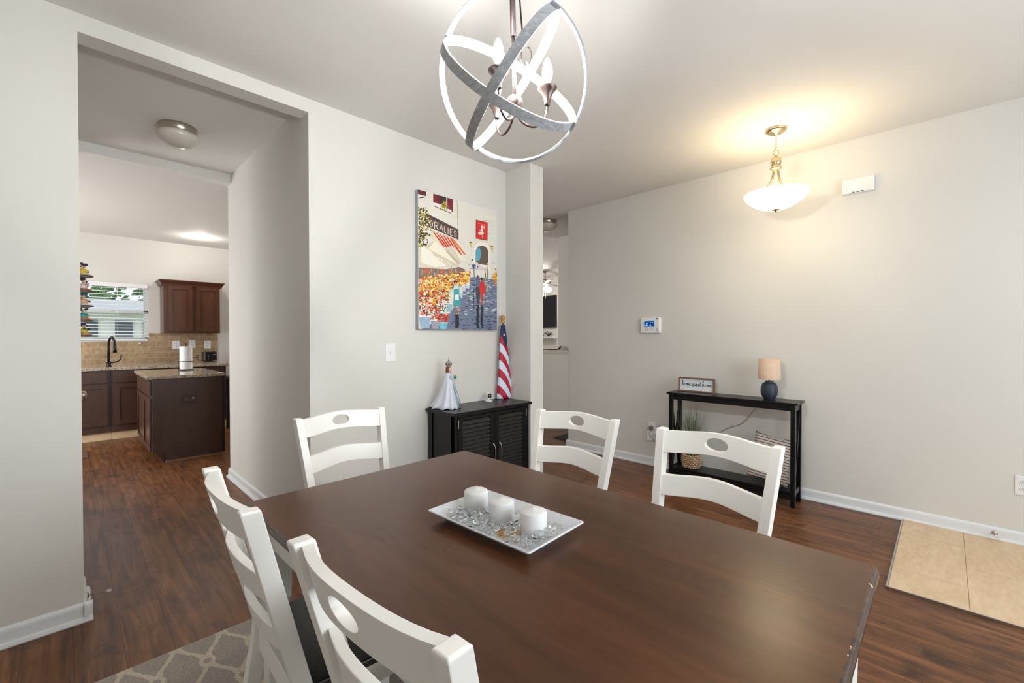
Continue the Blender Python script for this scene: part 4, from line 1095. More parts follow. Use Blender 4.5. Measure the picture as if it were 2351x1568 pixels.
for c_, d in ly:
    ym = (c_+d)/2
    bm = BM(); box(bm, lx[0][1], lx[1][0], ym-0.010, ym+0.010, KZ-0.066, KZ-0.016); box(bm, lx[0][1], lx[1][0], ym-0.010, ym+0.010, 0.085, 0.125)
    obj('side_rail', bm, BLACK, t, bevel=0.001)
    for k, (za, zb) in enumerate(((0.125, KZ-0.066), (KZ-0.066, 0.125))):
        A = Vector((lx[0][1]-0.004, ym+(0.005 if k else -0.005), za)); B = Vector((lx[1][0]+0.004, A.y, zb)); dd = (B-A).normalized(); n = Vector((-dd.z, 0, dd.x))*0.010; h = Vector((0, 0.005, 0))
        bm = BM(); v = [bm.verts.new(p) for p in (A+n-h, A-n-h, B-n-h, B+n-h, A+n+h, A-n+h, B-n+h, B+n+h)]
        for f in ((0, 1, 2, 3), (4, 5, 6, 7), (0, 1, 5, 4), (2, 3, 7, 6), (0, 3, 7, 4), (1, 2, 6, 5)): bm.faces.new([v[q] for q in f])
        obj('cross_brace', bm, BLACK, t)

# framed sign
t = thing('framed_sign', 'small wooden framed sign reading home sweet home on the console', 'sign', (3.958, 1.590, KZ+0.001), -PI/2)
FW = wood('sign_frame_wood', (96, 70, 54), (124, 94, 72), (150, 118, 92), scale=(2, 10, 10), rough=0.6)
w, h = 0.160, 0.128
for nm, b in (('frame_side', (-w, -w+0.012, 0, h)), ('frame_side', (w-0.012, w, 0, h)), ('frame_bottom', (-w+0.012, w-0.012, 0, 0.012)), ('frame_top', (-w+0.012, w-0.012, h-0.012, h))):
    obj(nm, bx(b[0], b[1], -0.014, 0.014, b[2], b[3]), FW, t, bevel=0.001)
bd = obj('board', bx(-w+0.010, w-0.010, -0.002, 0.006, 0.010, h-0.010), plain('sign_white', (232, 238, 246), 0.6, var=0.01), t)
# cursive lettering drawn as strokes (units: x-height 1)
G = {
 'h': ([[(-0.3, 0.5), (0.1, 0.9), (0.5, 1.9), (0.62, 2.25), (0.45, 2.35), (0.3, 1.9), (0.15, 0.9), (0.0, -0.35)], [(0.05, 0.2), (0.35, 0.95), (0.6, 0.95), (0.55, 0.3), (0.75, 0.05), (1.0, 0.3)]], 1.05),
 'o': ([[(0.55, 0.95), (0.2, 0.75), (0.1, 0.3), (0.35, 0.0), (0.7, 0.25), (0.75, 0.7), (0.55, 0.98), (0.75, 0.85), (1.0, 0.9)]], 0.95),
 'm': ([[(0.0, 0.9), (0.2, 0.95), (0.1, 0.0)], [(0.1, 0.1), (0.4, 0.85), (0.55, 0.8), (0.5, 0.0)], [(0.5, 0.1), (0.8, 0.8), (0.95, 0.7), (0.92, 0.1), (1.15, 0.15)]], 1.15),
 'e': ([[(0.0, 0.3), (0.5, 0.6), (0.55, 0.95), (0.3, 1.0), (0.15, 0.5), (0.3, -0.05), (0.6, -0.05), (0.95, 0.45)]], 0.75),
 's': ([[(0.7, 0.9), (0.35, 1.05), (0.15, 0.8), (0.45, 0.5), (0.6, 0.15), (0.3, -0.25), (0.0, -0.2), (0.1, -0.05), (0.7, -0.3)]], 0.8),
 'w': ([[(0.0, 0.9), (0.1, 0.15), (0.3, 0.05), (0.5, 0.8), (0.55, 0.1), (0.75, 0.05), (1.0, 0.9), (1.15, 0.7)]], 1.05),
 't': ([[(0.45, 1.9), (0.25, 0.9), (0.2, 0.15), (0.4, -0.05), (0.75, 0.3)], [(-0.35, 1.75), (0.05, 1.35)]], 0.75),
 ' ': ([], 0.45)}
def smoothline(p, n=5):
    P = [Vector((*a, 0)) for a in p]; out = []
    for i in range(len(P)-1):
        a = P[max(i-1, 0)]; b = P[i]; c_ = P[i+1]; d = P[min(i+2, len(P)-1)]
        for k in range(n):
            u = k/n; out.append(0.5*((2*b)+(c_-a)*u+(2*a-5*b+4*c_-d)*u*u+(3*b-a-3*c_+d)*u**3))
    return out+[P[-1]]
txt = 'home sweet home'; X = 0; strokes = []
for ch_ in txt:
    ss, adv = G[ch_]
    for st in ss: strokes.append([(p.x+X, p.y) for p in smoothline(st)])
    X += adv
sc_x = 0.262/X; sc_y = 0.0185; bm = BM(); x0_ = -0.128
for st in strokes:
    pts = [Vector((x0_+a*sc_x, -0.0026, 0.056+b*sc_y)) for a, b in st]
    for k in range(len(pts)-1):
        a, b = pts[k], pts[k+1]; d = b-a
        if d.length < 1e-6: continue
        wd = 0.0011+0.0013*max(0, -d.normalized().z); n = Vector((-d.z, 0, d.x)).normalized()*wd; e = d.normalized()*wd*0.5
        v = [bm.verts.new(q) for q in (a-e+n, b+e+n, b+e-n, a-e-n)]; bm.faces.new(v)
o = obj('lettering', bm, plain('black_ink', (26, 30, 38), 0.6), bd)

# table lamp
t = thing('table_lamp', 'small lamp with ribbed dark blue base and beige drum shade on the console', 'table lamp', (3.915, 0.997, KZ))
prof = [(0, 0), (0.036, 0), (0.040, 0.004)]
def lamp_r(z): return 0.061*math.sqrt(max(0, 1-((z-0.072)/0.080)**2))**0.8
for i in range(61):
    z = 0.006+0.124*i/60; r_ = max(lamp_r(z), 0.028); prof.append((r_+0.0012*math.sin(i*2.1), z))
prof += [(0.028, 0.136), (0.031, 0.142), (0.030, 0.146), (0.010, 0.148), (0, 0.148)]
obj('base', lathe(BM(), prof, 40), plain('navy_ceramic', (44, 54, 68), 0.35, var=0.15, scale=20), t, smooth=True)
obj('neck', lathe(BM(), [(0, 0.146), (0.007, 0.146), (0.007, 0.168), (0, 0.168)], 16), NICKEL, t, smooth=True)
bm = lathe(BM(), [(0.080, 0.160), (0.0745, 0.322), (0.073, 0.322), (0.0785, 0.160), (0.080, 0.160)], 48)
for k in range(3):
    a = 2*PI*k/3; tube(bm, [(0, 0, 0.300), (0.073*math.cos(a), 0.073*math.sin(a), 0.318)], 0.0015, 6)
obj('lamp_shade', bm, plain('beige_linen', (214, 188, 168), 0.8, var=0.04, scale=60), t, smooth=True)

# potted grass
t = thing('potted_grass', 'faux grass plant in a woven basket pot on the console lower shelf', 'potted plant', (3.905, 1.612, 0.120))
bm = BM(); rnd2 = random.Random(3)
for row in range(7):
    z = 0.010+row*0.0165; rr = 0.062+0.012*math.sin(PI*(row+0.8)/8.5)
    for k in range(20):
        a = 2*PI*(k+0.5*(row % 2))/20; c_, s_ = math.cos(a), math.sin(a)
        ball(bm, (rr*c_, rr*s_, z), 0.0125, 8, 6, (0.75+0.25*abs(s_), 0.75+0.25*abs(c_), 0.66))
lathe(bm, [(0, 0.0), (0.060, 0.0), (0.068, 0.05), (0.066, 0.11), (0.062, 0.118), (0.055, 0.10), (0, 0.10)], 32)
s = NT('woven_seagrass'); f = s.noise(s.coords(scale=(1, 1, 2.2)), 60, 3, 0.6)
s.set(Base_Color=s.ramp(f, [(0.3, srgb(112, 84, 60)), (0.52, srgb(188, 156, 122)), (0.75, srgb(226, 206, 180))]), Roughness=0.75); s.bump(f, 0.5, 0.003)
obj('basket_pot', bm, s.m, t, smooth=True)
def blades(n, seed, wid, col, name):
    bm = BM(); r_ = random.Random(seed)
    for _ in range(n):
        a = r_.uniform(0, 2*PI); rb = r_.uniform(0, 0.042); lean = r_.uniform(0.02, 0.17)*(0.5+rb*16); L = r_.uniform(0.30, 0.47)
        b0 = Vector((rb*math.cos(a), rb*math.sin(a), 0.10)); d = Vector((math.cos(a), math.sin(a), 0))
        p1 = b0+Vector((0, 0, L*0.5))+d*lean*0.25; p2 = b0+Vector((0, 0, L))+d*lean
        side = Vector((-d.y, d.x, 0)).normalized()*wid; prev = None
        for i in range(7):
            u = i/6; p = (1-u)**2*b0+2*u*(1-u)*p1+u*u*p2; w_ = side*(1-u*0.92)
            q = [bm.verts.new(p-w_), bm.verts.new(p+d*wid*0.5*(1-u)), bm.verts.new(p+w_)]
            if prev:
                bm.faces.new((prev[0], prev[1], q[1], q[0])); bm.faces.new((prev[1], prev[2], q[2], q[1]))
            prev = q
    return obj(name, bm, plain('blade_'+str(seed), col, 0.5, var=0.35, scale=25), t)
blades(150, 1, 0.0018, (96, 112, 66), 'grass_blades'); blades(120, 2, 0.0014, (150, 150, 128), 'grass_blades'); blades(60, 4, 0.0020, (64, 74, 54), 'grass_blades')

# striped cushion
def pillow(hx, hy, th, n=22):
    bm = BM(); S = []
    for sgn in (1, -1):
        g = []
        for i in range(n+1):
            row = []
            for j in range(n+1):
                u = i/n*2-1; v = j/n*2-1
                pinch = 1-0.10*(1-u*u)*0 ; x = hx*u*(1-0.09*(1-v*v)*0+0.0); 
                x = hx*u*(1-0.10*(1-abs(v)**2.0)); y = hy*v*(1-0.10*(1-abs(u)**2.0))
                z = sgn*th*((1-abs(u)**2.6)*(1-abs(v)**2.6))**0.55
                row.append(bm.verts.new((x, y, z)))
            g.append(row)
        S.append(g)
    for g in S:
        for i in range(n):
            for j in range(n): bm.faces.new((g[i][j], g[i+1][j], g[i+1][j+1], g[i][j+1]))
    bmesh.ops.remove_doubles(bm, verts=bm.verts[:], dist=1e-4)
    return bm
s = NT('ticking_stripe'); tc = s.n('ShaderNodeTexCoord'); sep = s.n('ShaderNodeSeparateXYZ'); s.l(tc.outputs['Object'], sep.inputs[0])
st = s.math('LESS_THAN', s.math('FRACT', s.math('MULTIPLY', sep.outputs[1], 1/0.0215)), 0.26)
s.set(Base_Color=s.mix(st, srgb(222, 208, 194), srgb(70, 76, 96)), Roughness=0.85); s.bump(s.noise(s.coords(), 200, 2), 0.3, 0.001)
pl = obj('striped_cushion', pillow(0.150, 0.190, 0.058), s.m, smooth=True)
tag(pl, 'cream cushion with thin dark stripes at the right end of the console shelf', 'cushion')
# local x -> -y, local y -> up (leaning back), local z -> towards the room
Rm = Matrix(((0, 0.24, -0.97, 0), (-1, 0, 0, 0), (0, 0.97, 0.24, 0), (0, 0, 0, 1)))
pl.matrix_world = Matrix.Translation((3.925, 0.985, 0.312)) @ Rm @ Matrix.Rotation(-0.13, 4, 'Z')

# lamp cord running down behind the console
cordm = plain('beige_cord', (150, 134, 112), 0.5)
pts = [Vector((4.030, 0.99, 0.60))]+bez((4.085, 1.115, 0.715), (4.09, 1.17, 0.66), (4.09, 1.21, 0.535), (4.09, 1.30, 0.505), 10)+bez((4.09, 1.30, 0.505), (4.09, 1.40, 0.475), (4.09, 1.44, 0.40), (4.09, 1.56, 0.36), 12)[1:]+bez((4.09, 1.56, 0.36), (4.09, 1.75, 0.29), (4.09, 1.95, 0.25), (4.07, 2.03, 0.36), 12)[1:]
pts[0] = Vector((4.06, 1.02, 0.775))
o = obj('lamp_cord', tube(BM(), pts, 0.0026, 6), cordm, smooth=True); tag(o, 'thin beige lamp cord hanging behind the console down to the outlet', 'cord')

# ------------------------------------------------------------------ kitchen
def granite():
    s = NT('speckled_granite'); v = s.coords(); f = s.noise(v, 60, 4, 0.7); g = s.noise(v, 140, 2, 0.6)
    c = s.ramp(f, [(0.30, srgb(70, 62, 56)), (0.42, srgb(150, 132, 110)), (0.55, srgb(196, 184, 166)), (0.72, srgb(226, 220, 210))])
    c = s.mix(s.math('GREATER_THAN', g, 0.63), c, srgb(58, 50, 46)); s.set(Base_Color=c, Roughness=0.12); return s.m
GRAN = granite()
def backsplash():
    s = NT('travertine_brick'); v = s.coords(rot=(PI/2, 0, 0)); tc = s.n('ShaderNodeTexCoord')
    sep = s.n('ShaderNodeSeparateXYZ'); s.l(tc.outputs['Object'], sep.inputs[0]); cb = s.n('ShaderNodeCombineXYZ'); s.l(sep.outputs[0], cb.inputs[0]); s.l(sep.outputs[2], cb.inputs[1])
    br = s.n('ShaderNodeTexBrick'); s.l(cb.outputs[0], br.inputs['Vector'])
    for k, x in (('Scale', 1.0), ('Mortar Size', 0.0035), ('Brick Width', 0.152), ('Row Height', 0.0765), ('Bias', 0.0), ('Mortar Smooth', 0.2)): br.inputs[k].default_value = x
    br.inputs['Color1'].default_value = srgb(140, 116, 88); br.inputs['Color2'].default_value = srgb(186, 160, 126); br.inputs['Mortar'].default_value = srgb(196, 180, 156)
    f = s.noise(tc.outputs['Object'], 22, 4, 0.6)
    c = s.mix(0.5, br.outputs['Color'], s.ramp(f, [(0.3, srgb(128, 104, 80)), (0.7, srgb(196, 172, 140))])); s.set(Base_Color=c, Roughness=0.6); s.bump(br.outputs['Fac'], -0.5, 0.003); return s.m
BS = backsplash()
bm = BM(); box(bm, -1.0, WX1, YK-0.012, YK, 0.91, WZ0-0.005); box(bm, WX1, 1.668, YK-0.012, YK, 0.91, 1.345)
struct('trim_3', bm, BS)
# base cabinets along the far wall
BY = 7.46
def shaker(parent, x0, x1, z0, z1, y, mat, name='door', fr=0.055, rev=0.006):
    bm = BM(); d0, d1 = y-0.020, y
    box(bm, x0, x0+fr, d0, d1, z0, z1); box(bm, x1-fr, x1, d0, d1, z0, z1); box(bm, x0+fr, x1-fr, d0, d1, z0, z0+fr); box(bm, x0+fr, x1-fr, d0, d1, z1-fr, z1)
    box(bm, x0+fr, x1-fr, y-0.010, y, z0+fr, z1-fr)
    return obj(name, bm, mat, parent, bevel=0.002)
def base_cab(x0, x1, label, doors):
    t = thing('base_cabinet', label, 'cabinet', (0, 0, 0))
    bm = BM(); box(bm, x0, x1, BY, YK-0.014, 0.095, 0.872); obj('body', bm, CABWOOD, t, bevel=0.001)
    obj('toe_board', bx(x0, x1, BY+0.02, BY+0.035, 0.0, 0.095), plain('toe_cream', (222, 196, 158), 0.6), t)
    for a, b in doors:
        shaker(t, a, b, 0.185, 0.700, BY-0.0005, CABWOOD)
        bm = bx(a, b, BY-0.020, BY-0.0005, 0.715, 0.860); obj('drawer_front', bm, CABWOOD, t, bevel=0.003)
    return t
base_cab(-0.30, 0.385, 'dark brown kitchen base cabinet below the window, left of the seam', [(-0.26, 0.355)])
base_cab(0.387, 1.02, 'dark brown kitchen base cabinet behind the island front corner', [(0.415, 0.98)])
base_cab(1.022, 1.625, 'dark brown kitchen base cabinet at the right end of the sink run', [(1.05, 1.595)])
bm = bx(-0.32, 1.665, BY-0.03, YK-0.014, 0.874, 0.912)
o = obj('countertop', bm, GRAN, bevel=0.004); tag(o, 'speckled granite countertop along the far kitchen wall', 'countertop')
# faucet
t = thing('kitchen_faucet', 'tall matte black gooseneck kitchen faucet on the far countertop', 'faucet', (0.375, 7.62, 0.912))
obj('base', lathe(BM(), [(0, 0), (0.030, 0), (0.030, 0.01), (0.022, 0.02), (0.022, 0.06), (0, 0.06)], 20), BLKPL, t, smooth=True)
obj('spout', tube(BM(), [Vector((0, 0, 0.02)), Vector((0, 0, 0.24))]+bez((0, 0, 0.24), (0, 0, 0.42), (0.05, -0.14, 0.42), (0.05, -0.14, 0.26), 14)[1:], 0.014, 12), BLKPL, t, smooth=True)
obj('spray_head', tube(BM(), [(0.05, -0.14, 0.27), (0.052, -0.145, 0.18)], [0.016, 0.022], 14), BLKPL, t, smooth=True)
obj('handle', tube(BM(), bez((0.015, 0, 0.05), (0.10, 0, 0.05), (0.12, 0, 0.08), (0.12, 0, 0.15), 10), 0.0085, 10), BLKPL, t, smooth=True)
# upper cabinet
t = thing('upper_cabinet', 'dark brown two-door wall cabinet with crown moulding right of the kitchen window', 'cabinet', (0, 0, 0))
UY = 7.87; UX0, UX1, UZ0, UZ1 = 0.965, 1.642, 1.347, 2.035
obj('body', bx(UX0, UX1, UY, YK-0.002, UZ0, UZ1), CABUP, t, bevel=0.001)
shaker(t, 1.020, 1.296, UZ0+0.025, UZ1-0.012, UY-0.0005, CABUP, fr=0.050)
shaker(t, 1.345, 1.636, UZ0+0.025, UZ1-0.012, UY-0.0005, CABUP, fr=0.050)
bm = BM(); pr = [(0.0, UZ1-0.01), (0.022, UZ1-0.01), (0.026, UZ1+0.01), (0.042, UZ1+0.04), (0.055, UZ1+0.055), (0.055, UZ1+0.068), (0, UZ1+0.068)]
loops = []
for d, z in pr: loops.append([bm.verts.new(p) for p in ((UX0-d, YK-0.002, z), (UX0-d, UY-d, z), (UX1+d, UY-d, z), (UX1+d, YK-0.002, z))])
for a, b in zip(loops, loops[1:]):
    for i in range(3): bm.faces.new((a[i], a[i+1], b[i+1], b[i]))
bm.faces.new(loops[-1]); bm.faces.new(loops[0]); obj('crown_moulding', bm, CABUP, t)
# outlets on the backsplash
ko = plate_y('wall_outlet', 'white outlet on the brick backsplash left of the paper towels', 'outlet', 1.148, 1.172, YK-0.012, w=0.085, h=0.12, kind='outlet')
dup(ko, loc=(1.345, YK-0.012, 1.185), label='white outlet on the brick backsplash directly above the paper towels')
dup(ko, loc=(1.540, YK-0.012, 1.172), label='white outlet on the brick backsplash above the toaster')
o = obj('doorbell_puck', lathe(BM(), [(0, 0), (0.014, 0), (0.012, 0.012), (0, 0.014)], 16, ax=Matrix.Rotation(PI/2, 3, 'X')), PLASTIC, smooth=True); o.location = (0.735, YK-0.012, 1.200)
tag(o, 'tiny round white hook stuck to the backsplash under the window corner', 'hook')
# toaster
t = thing('toaster', 'black two-slice toaster on the far counter beneath the upper cabinet', 'toaster', (1.50, 7.90, 0.913))
obj('body', bx(-0.075, 0.088, -0.11, 0.11, 0.008, 0.158), BLKPL, t, bevel=0.018, segs=4)
bm = BM(); box(bm, 0.03, 0.075, -0.1125, -0.109, 0.112, 0.122); box(bm, 0.03, 0.080, -0.1125, -0.109, 0.016, 0.026); obj('chrome_trim', bm, CHROME, t)
bm = BM(); box(bm, -0.055, -0.01, -0.08, 0.08, 0.1575, 0.159); box(bm, 0.02, 0.065, -0.08, 0.08, 0.1575, 0.159); obj('slots', bm, DARKMET, t)
bm = BM()
for k in range(6):
    z = 0.045+k*0.012; box(bm, -0.03+0.004*math.sin(k), -0.022+0.006*math.sin(k*2), -0.1115, -0.109, z, z+0.007)
obj('lettering', bm, CHROME, t)
obj('cord', tube(BM(), bez((-0.075, 0, 0.03), (-0.16, -0.02, -0.0), (-0.17, 0.0, 0.12), (-0.12, 0.05, 0.10), 12)+bez((-0.12, 0.05, 0.10), (-0.09, 0.1, 0.08), (-0.16, 0.2, 0.02), (-0.20, 0.27, 0.10), 10)[1:], 0.004, 6), BLKPL, t, smooth=True)
# island
t = thing('kitchen_island', 'dark brown kitchen island with side doors and brown outlet', 'kitchen island', (0, 0, 0))
IY0, IY1, IX0, IX1 = 5.70, 6.82, 0.600, 1.203
bm = BM(); box(bm, IX0+0.10, IX1, IY0, IY1, 0.0, 0.10); box(bm, IX0, IX1, IY0, IY1, 0.10, 0.857)
obj('body', bm, CABWOOD, t, bevel=0.002)
obj('toe_kick', bx(IX0+0.09, IX0+0.0995, IY0+0.002, IY1, 0.0, 0.0995), BLKPL, t)
obj('end_panel', bx(IX1-0.018, IX1+0.028, IY0+0.02, IY1-0.02, 0.02, 0.857), plain('espresso_dark', (34, 22, 18), 0.4), t, bevel=0.002)
def side_door(y0, y1, z0, z1, nm, frame=True):
    bm = BM(); fr = 0.05; x1 = IX0-0.0005; x0 = IX0-0.02
    if frame:
        box(bm, x0, x1, y0, y0+fr, z0, z1); box(bm, x0, x1, y1-fr, y1, z0, z1); box(bm, x0, x1, y0+fr, y1-fr, z0, z0+fr); box(bm, x0, x1, y0+fr, y1-fr, z1-fr, z1); box(bm, x0+0.01, x1, y0+fr, y1-fr, z0+fr, z1-fr)
    else: box(bm, x0, x1, y0, y1, z0, z1)
    return obj(nm, bm, CABWOOD, t, bevel=0.002)
for a, b in ((IY0+0.03, 6.24), (6.25, IY1-0.03)):
    side_door(a, b, 0.12, 0.665, 'door'); side_door(a, b, 0.69, 0.84, 'drawer_front', False)
bm = bx(0.836, 0.972, IY0-0.006, IY0, 0.588, 0.680)
op = obj('outlet_plate', bm, plain('brown_plate', (58, 38, 30), 0.3), t, bevel=0.002); op['label'] = 'brown outlet plate'
bm = BM(); box(bm, 0.862, 0.892, IY0-0.009, IY0-0.005, 0.618, 0.650); box(bm, 0.916, 0.946, IY0-0.009, IY0-0.005, 0.618, 0.650); obj('receptacles', bm, plain('brown_sockets', (92, 66, 54), 0.3), op)
obj('reset_button', bx(0.934, 0.945, IY0-0.011, IY0-0.008, 0.636, 0.650), PLASTIC, op)
obj('base_moulding', bx(IX0+0.10, IX1+0.003, IY0-0.012, IY0, 0.0, 0.018), plain('tan_shoe', (150, 112, 78), 0.5), t)
o = obj('island_countertop', bx(0.560, 1.232, IY0-0.015, 6.87, 0.859, 0.891), GRAN, bevel=0.004); tag(o, 'speckled granite slab on top of the kitchen island', 'countertop')
# paper towels
t = thing('paper_towel_holder', 'white paper towel roll on a black wire holder on the island', 'paper towel holder', (1.005, 6.50, 0.892))
obj('roll', lathe(BM(), [(0.018, 0.012), (0.060, 0.012), (0.062, 0.02), (0.062, 0.275), (0.060, 0.285), (0.018, 0.285), (0.018, 0.012)], 36), plain('paper_white', (244, 244, 246), 0.9), t, smooth=False)
bm = BM(); tube(bm, [(0, 0, 0.006), (0, 0, 0.325)], 0.005, 8); tube(bm, [(0.078*math.cos(a), 0.078*math.sin(a), 0.006) for a in [2*PI*i/30 for i in range(30)]], 0.004, 6, closed=True)
tube(bm, [(-0.078, 0, 0.006), (0.078, 0, 0.006)], 0.004, 6); tube(bm, [(-0.076, -0.012, 0.006), (-0.076, -0.012, 0.105)], 0.004, 6)
tube(bm, [(0.076*math.cos(a), 0.076*math.sin(a), 0.105) for a in [PI+2*PI*i/48 for i in range(25)]], 0.004, 6)
obj('wire_stand', bm, BLKPL, t, smooth=True)
# kitchen downlight
t = thing('recessed_downlight', 'round lit recessed light in the far kitchen ceiling', 'ceiling light', (1.33, 7.45, 2.69))
obj('trim_ring', lathe(BM(), [(0.072, 0), (0.090, 0), (0.088, -0.004), (0.072, -0.003), (0.072, 0)], 36), PLASTIC, t, smooth=True)
obj('lens', lathe(BM(), [(0, -0.001), (0.072, -0.001), (0.07, -0.003), (0, -0.0035)], 36), emit('downlight_lens', (1, 0.96, 0.9, 1), 18), t, smooth=True)
point_light('downlight_a', (1.33, 7.45, 2.64), 9, (1, 0.94, 0.86), 0.05)
point_light('fill_kitchen_point', (2.9, 7.3, 2.60), 10, (1, 0.94, 0.86), 0.06)  # extra lamp without fixture, added out of view to brighten the kitchen
# kitchen window: frame, panes, blinds
bm = BM(); y0, y1 = YK+0.045, YK+0.10
for a, b, c_, d in ((WX0, WX1, WZ0, WZ0+0.045), (WX0, WX1, WZ1-0.045, WZ1), (WX0, WX0+0.045, WZ0, WZ1), (WX1-0.045, WX1, WZ0, WZ1), (WX0, WX1, 1.628, 1.672)): box(bm, a, b, y0, y1, c_, d)
box(bm, WX0, WX1, YK-0.020, YK+0.05, WZ0-0.018, WZ0)
wf = struct('window_1', bm, TRIM, bevel=0.002)
obj('pane', bx(WX0+0.04, WX1-0.04, YK+0.07, YK+0.074, WZ0+0.04, WZ1-0.04), glass('window_pane', (1, 1, 1, 1), 0.0, 1.02), wf)
t = thing('window_blind', 'white horizontal slat blind in the kitchen window over the sink', 'blind', (0, 0, 0))
bm = BM(); z = WZ0+0.03; n = 17
while z < WZ1-0.06:
    v = [bm.verts.new(p) for p in ((WX0+0.012, YK-0.003, z-0.004), (WX1-0.012, YK-0.003, z-0.004), (WX1-0.012, YK+0.040, z+0.005), (WX0+0.012, YK+0.040, z+0.005),
                                   (WX0+0.012, YK-0.003, z-0.001), (WX1-0.012, YK-0.003, z-0.001), (WX1-0.012, YK+0.040, z+0.008), (WX0+0.012, YK+0.040, z+0.008))]
    for f in ((0, 1, 2, 3), (4, 5, 6, 7), (0, 1, 5, 4), (2, 3, 7, 6), (0, 3, 7, 4), (1, 2, 6, 5)): bm.faces.new([v[k] for k in f])
    z += 0.0465
obj('slats', bm, PLASTIC, t)
obj('head_rail', bx(WX0+0.004, WX1-0.004, YK-0.012, YK+0.04, WZ1-0.062, WZ1-0.002), PLASTIC, t, bevel=0.004)
obj('bottom_rail', bx(WX0+0.012, WX1-0.012, YK-0.004, YK+0.040, WZ0+0.004, WZ0+0.020), PLASTIC, t, bevel=0.002)
bm = BM()
for x in (0.10, 0.50, 0.74): box(bm, x-0.002, x+0.002, YK-0.006, YK-0.004, WZ0+0.01, WZ1-0.05)
obj('ladder_cords', bm, PLASTIC, t)

# passage wall: figurine shelves and the pantry door knob
MD = plain('figurine_dark', (60, 44, 40), 0.5, var=0.5, scale=60)
def fig_cols(k):
    return [[(56, 36, 52), (60, 96, 48), (222, 196, 70), (236, 218, 180)], [(44, 34, 34), (206, 150, 160), (232, 222, 208), (196, 96, 84)], [(44, 90, 110), (150, 78, 60), (216, 178, 140), (240, 236, 230)],
            [(40, 60, 70), (206, 180, 110), (70, 160, 164), (200, 130, 90)], [(48, 58, 92), (40, 36, 34), (196, 190, 90), (214, 150, 104)]][k]
SHELFY = 3.50
for k, z in enumerate((1.638, 1.553, 1.468, 1.385, 1.299)):
    t = thing('display_shelf', ['topmost small dark shelf with a figurine, in the passage', 'small dark shelf second from the top in the passage figurine stack', 'middle small dark shelf of the passage figurine stack', 'small dark shelf fourth from the top in the passage figurine stack', 'lowest small dark shelf of the passage figurine stack'][k], 'shelf', (0, SHELFY, z), 0, 'figurine shelves in the passage')
    bm = BM(); pts = [(0.0, -0.075)]+[(0.112*math.cos(a)**0.6 if math.cos(a) > 0 else 0, 0.075*math.sin(a)) for a in [-PI/2+PI*i/14 for i in range(1, 14)]]+[(0.0, 0.075)]
    prism(bm, pts, -0.006, 0.0); obj('board', bm, plain('shelf_board', (92, 80, 76), 0.4), t, bevel=0.001)
    bm = BM(); prism(bm, [(x*0.85, y*0.85) for x, y in pts], -0.011, -0.006); obj('under_moulding', bm, plain('shelf_mould', (150, 140, 132), 0.5), t)
    cs = fig_cols(k); r_ = random.Random(20+k)
    f = thing('figurine', ['dark figurine with green leaves on the topmost passage shelf', 'pink and black figurine on the second passage shelf', 'blue-hooded tan figurine on the middle passage shelf', 'teal and gold figurine on the fourth passage shelf', 'blue-hatted figurine on the lowest passage shelf'][k], 'figurine', (0.068, SHELFY-0.005, z), 0, 'painted figurines on the passage shelves')
    bm = BM(); lathe(bm, [(0, 0), (0.034, 0), (0.036, 0.004), (0.028, 0.010), (0.02, 0.012), (0, 0.012)], 18); obj('base', bm, plain('fb%d' % k, cs[3], 0.5, var=0.3, scale=60), f, smooth=True)
    bm = BM(); lathe(bm, [(0, 0.010), (0.020, 0.010), (0.017, 0.022), (0.010, 0.036), (0.008, 0.040), (0, 0.041)], 18); tube(bm, [(0.008, 0, 0.034), (0.024, -0.006, 0.026)], [0.005, 0.0035], 8); tube(bm, [(-0.008, 0, 0.034), (-0.02, -0.004, 0.028)], [0.005, 0.0035], 8)
    obj('body', bm, plain('fm%d' % k, cs[2], 0.4, var=0.3, scale=80), f, smooth=True)
    obj('head', ball(BM(), (0.002, -0.002, 0.049), 0.0095, 14, 10), plain('fh%d' % k, (222, 184, 156), 0.45), f, smooth=True)
    bm = BM()
    for q in range(7): ball(bm, (0.002+r_.uniform(-0.012, 0.014), r_.uniform(-0.008, 0.010), 0.056+r_.uniform(-0.006, 0.010)), r_.uniform(0.005, 0.008), 8, 6)
    obj('hair', bm, plain('fd%d' % k, cs[0], 0.5, var=0.4, scale=90), f, smooth=True)
    bm = BM()
    for q in range(6): ball(bm, (r_.uniform(-0.030, 0.030), r_.uniform(-0.02, 0.02), 0.012+r_.uniform(0, 0.026)), r_.uniform(0.004, 0.008), 8, 6)
    obj('ornaments', bm, plain('fo%d' % k, cs[1], 0.4, var=0.4, scale=90), f, smooth=True)
dr = struct('door_1', bx(0.0, 0.012, 3.45, 4.35, 0.01, 2.05), TRIM, bevel=0.002)
kn = obj('door_knob', lathe(BM(), [(0, 0), (0.030, 0), (0.030, 0.006), (0.010, 0.012), (0.010, 0.034), (0.022, 0.042), (0.027, 0.056), (0.022, 0.068), (0, 0.072)], 28, ax=Matrix.Rotation(PI/2, 3, 'Y')), NICKEL, dr, smooth=True)
kn.location = (0.012, 3.72, 0.935)
o = obj('floor_mat', bx(-0.55, 0.150, 6.50, 6.90, 0.0005, 0.010), plain('brown_mat', (92, 66, 52), 0.8), bevel=0.003); tag(o, 'small brown kitchen floor mat at the left edge of the passage opening', 'mat')
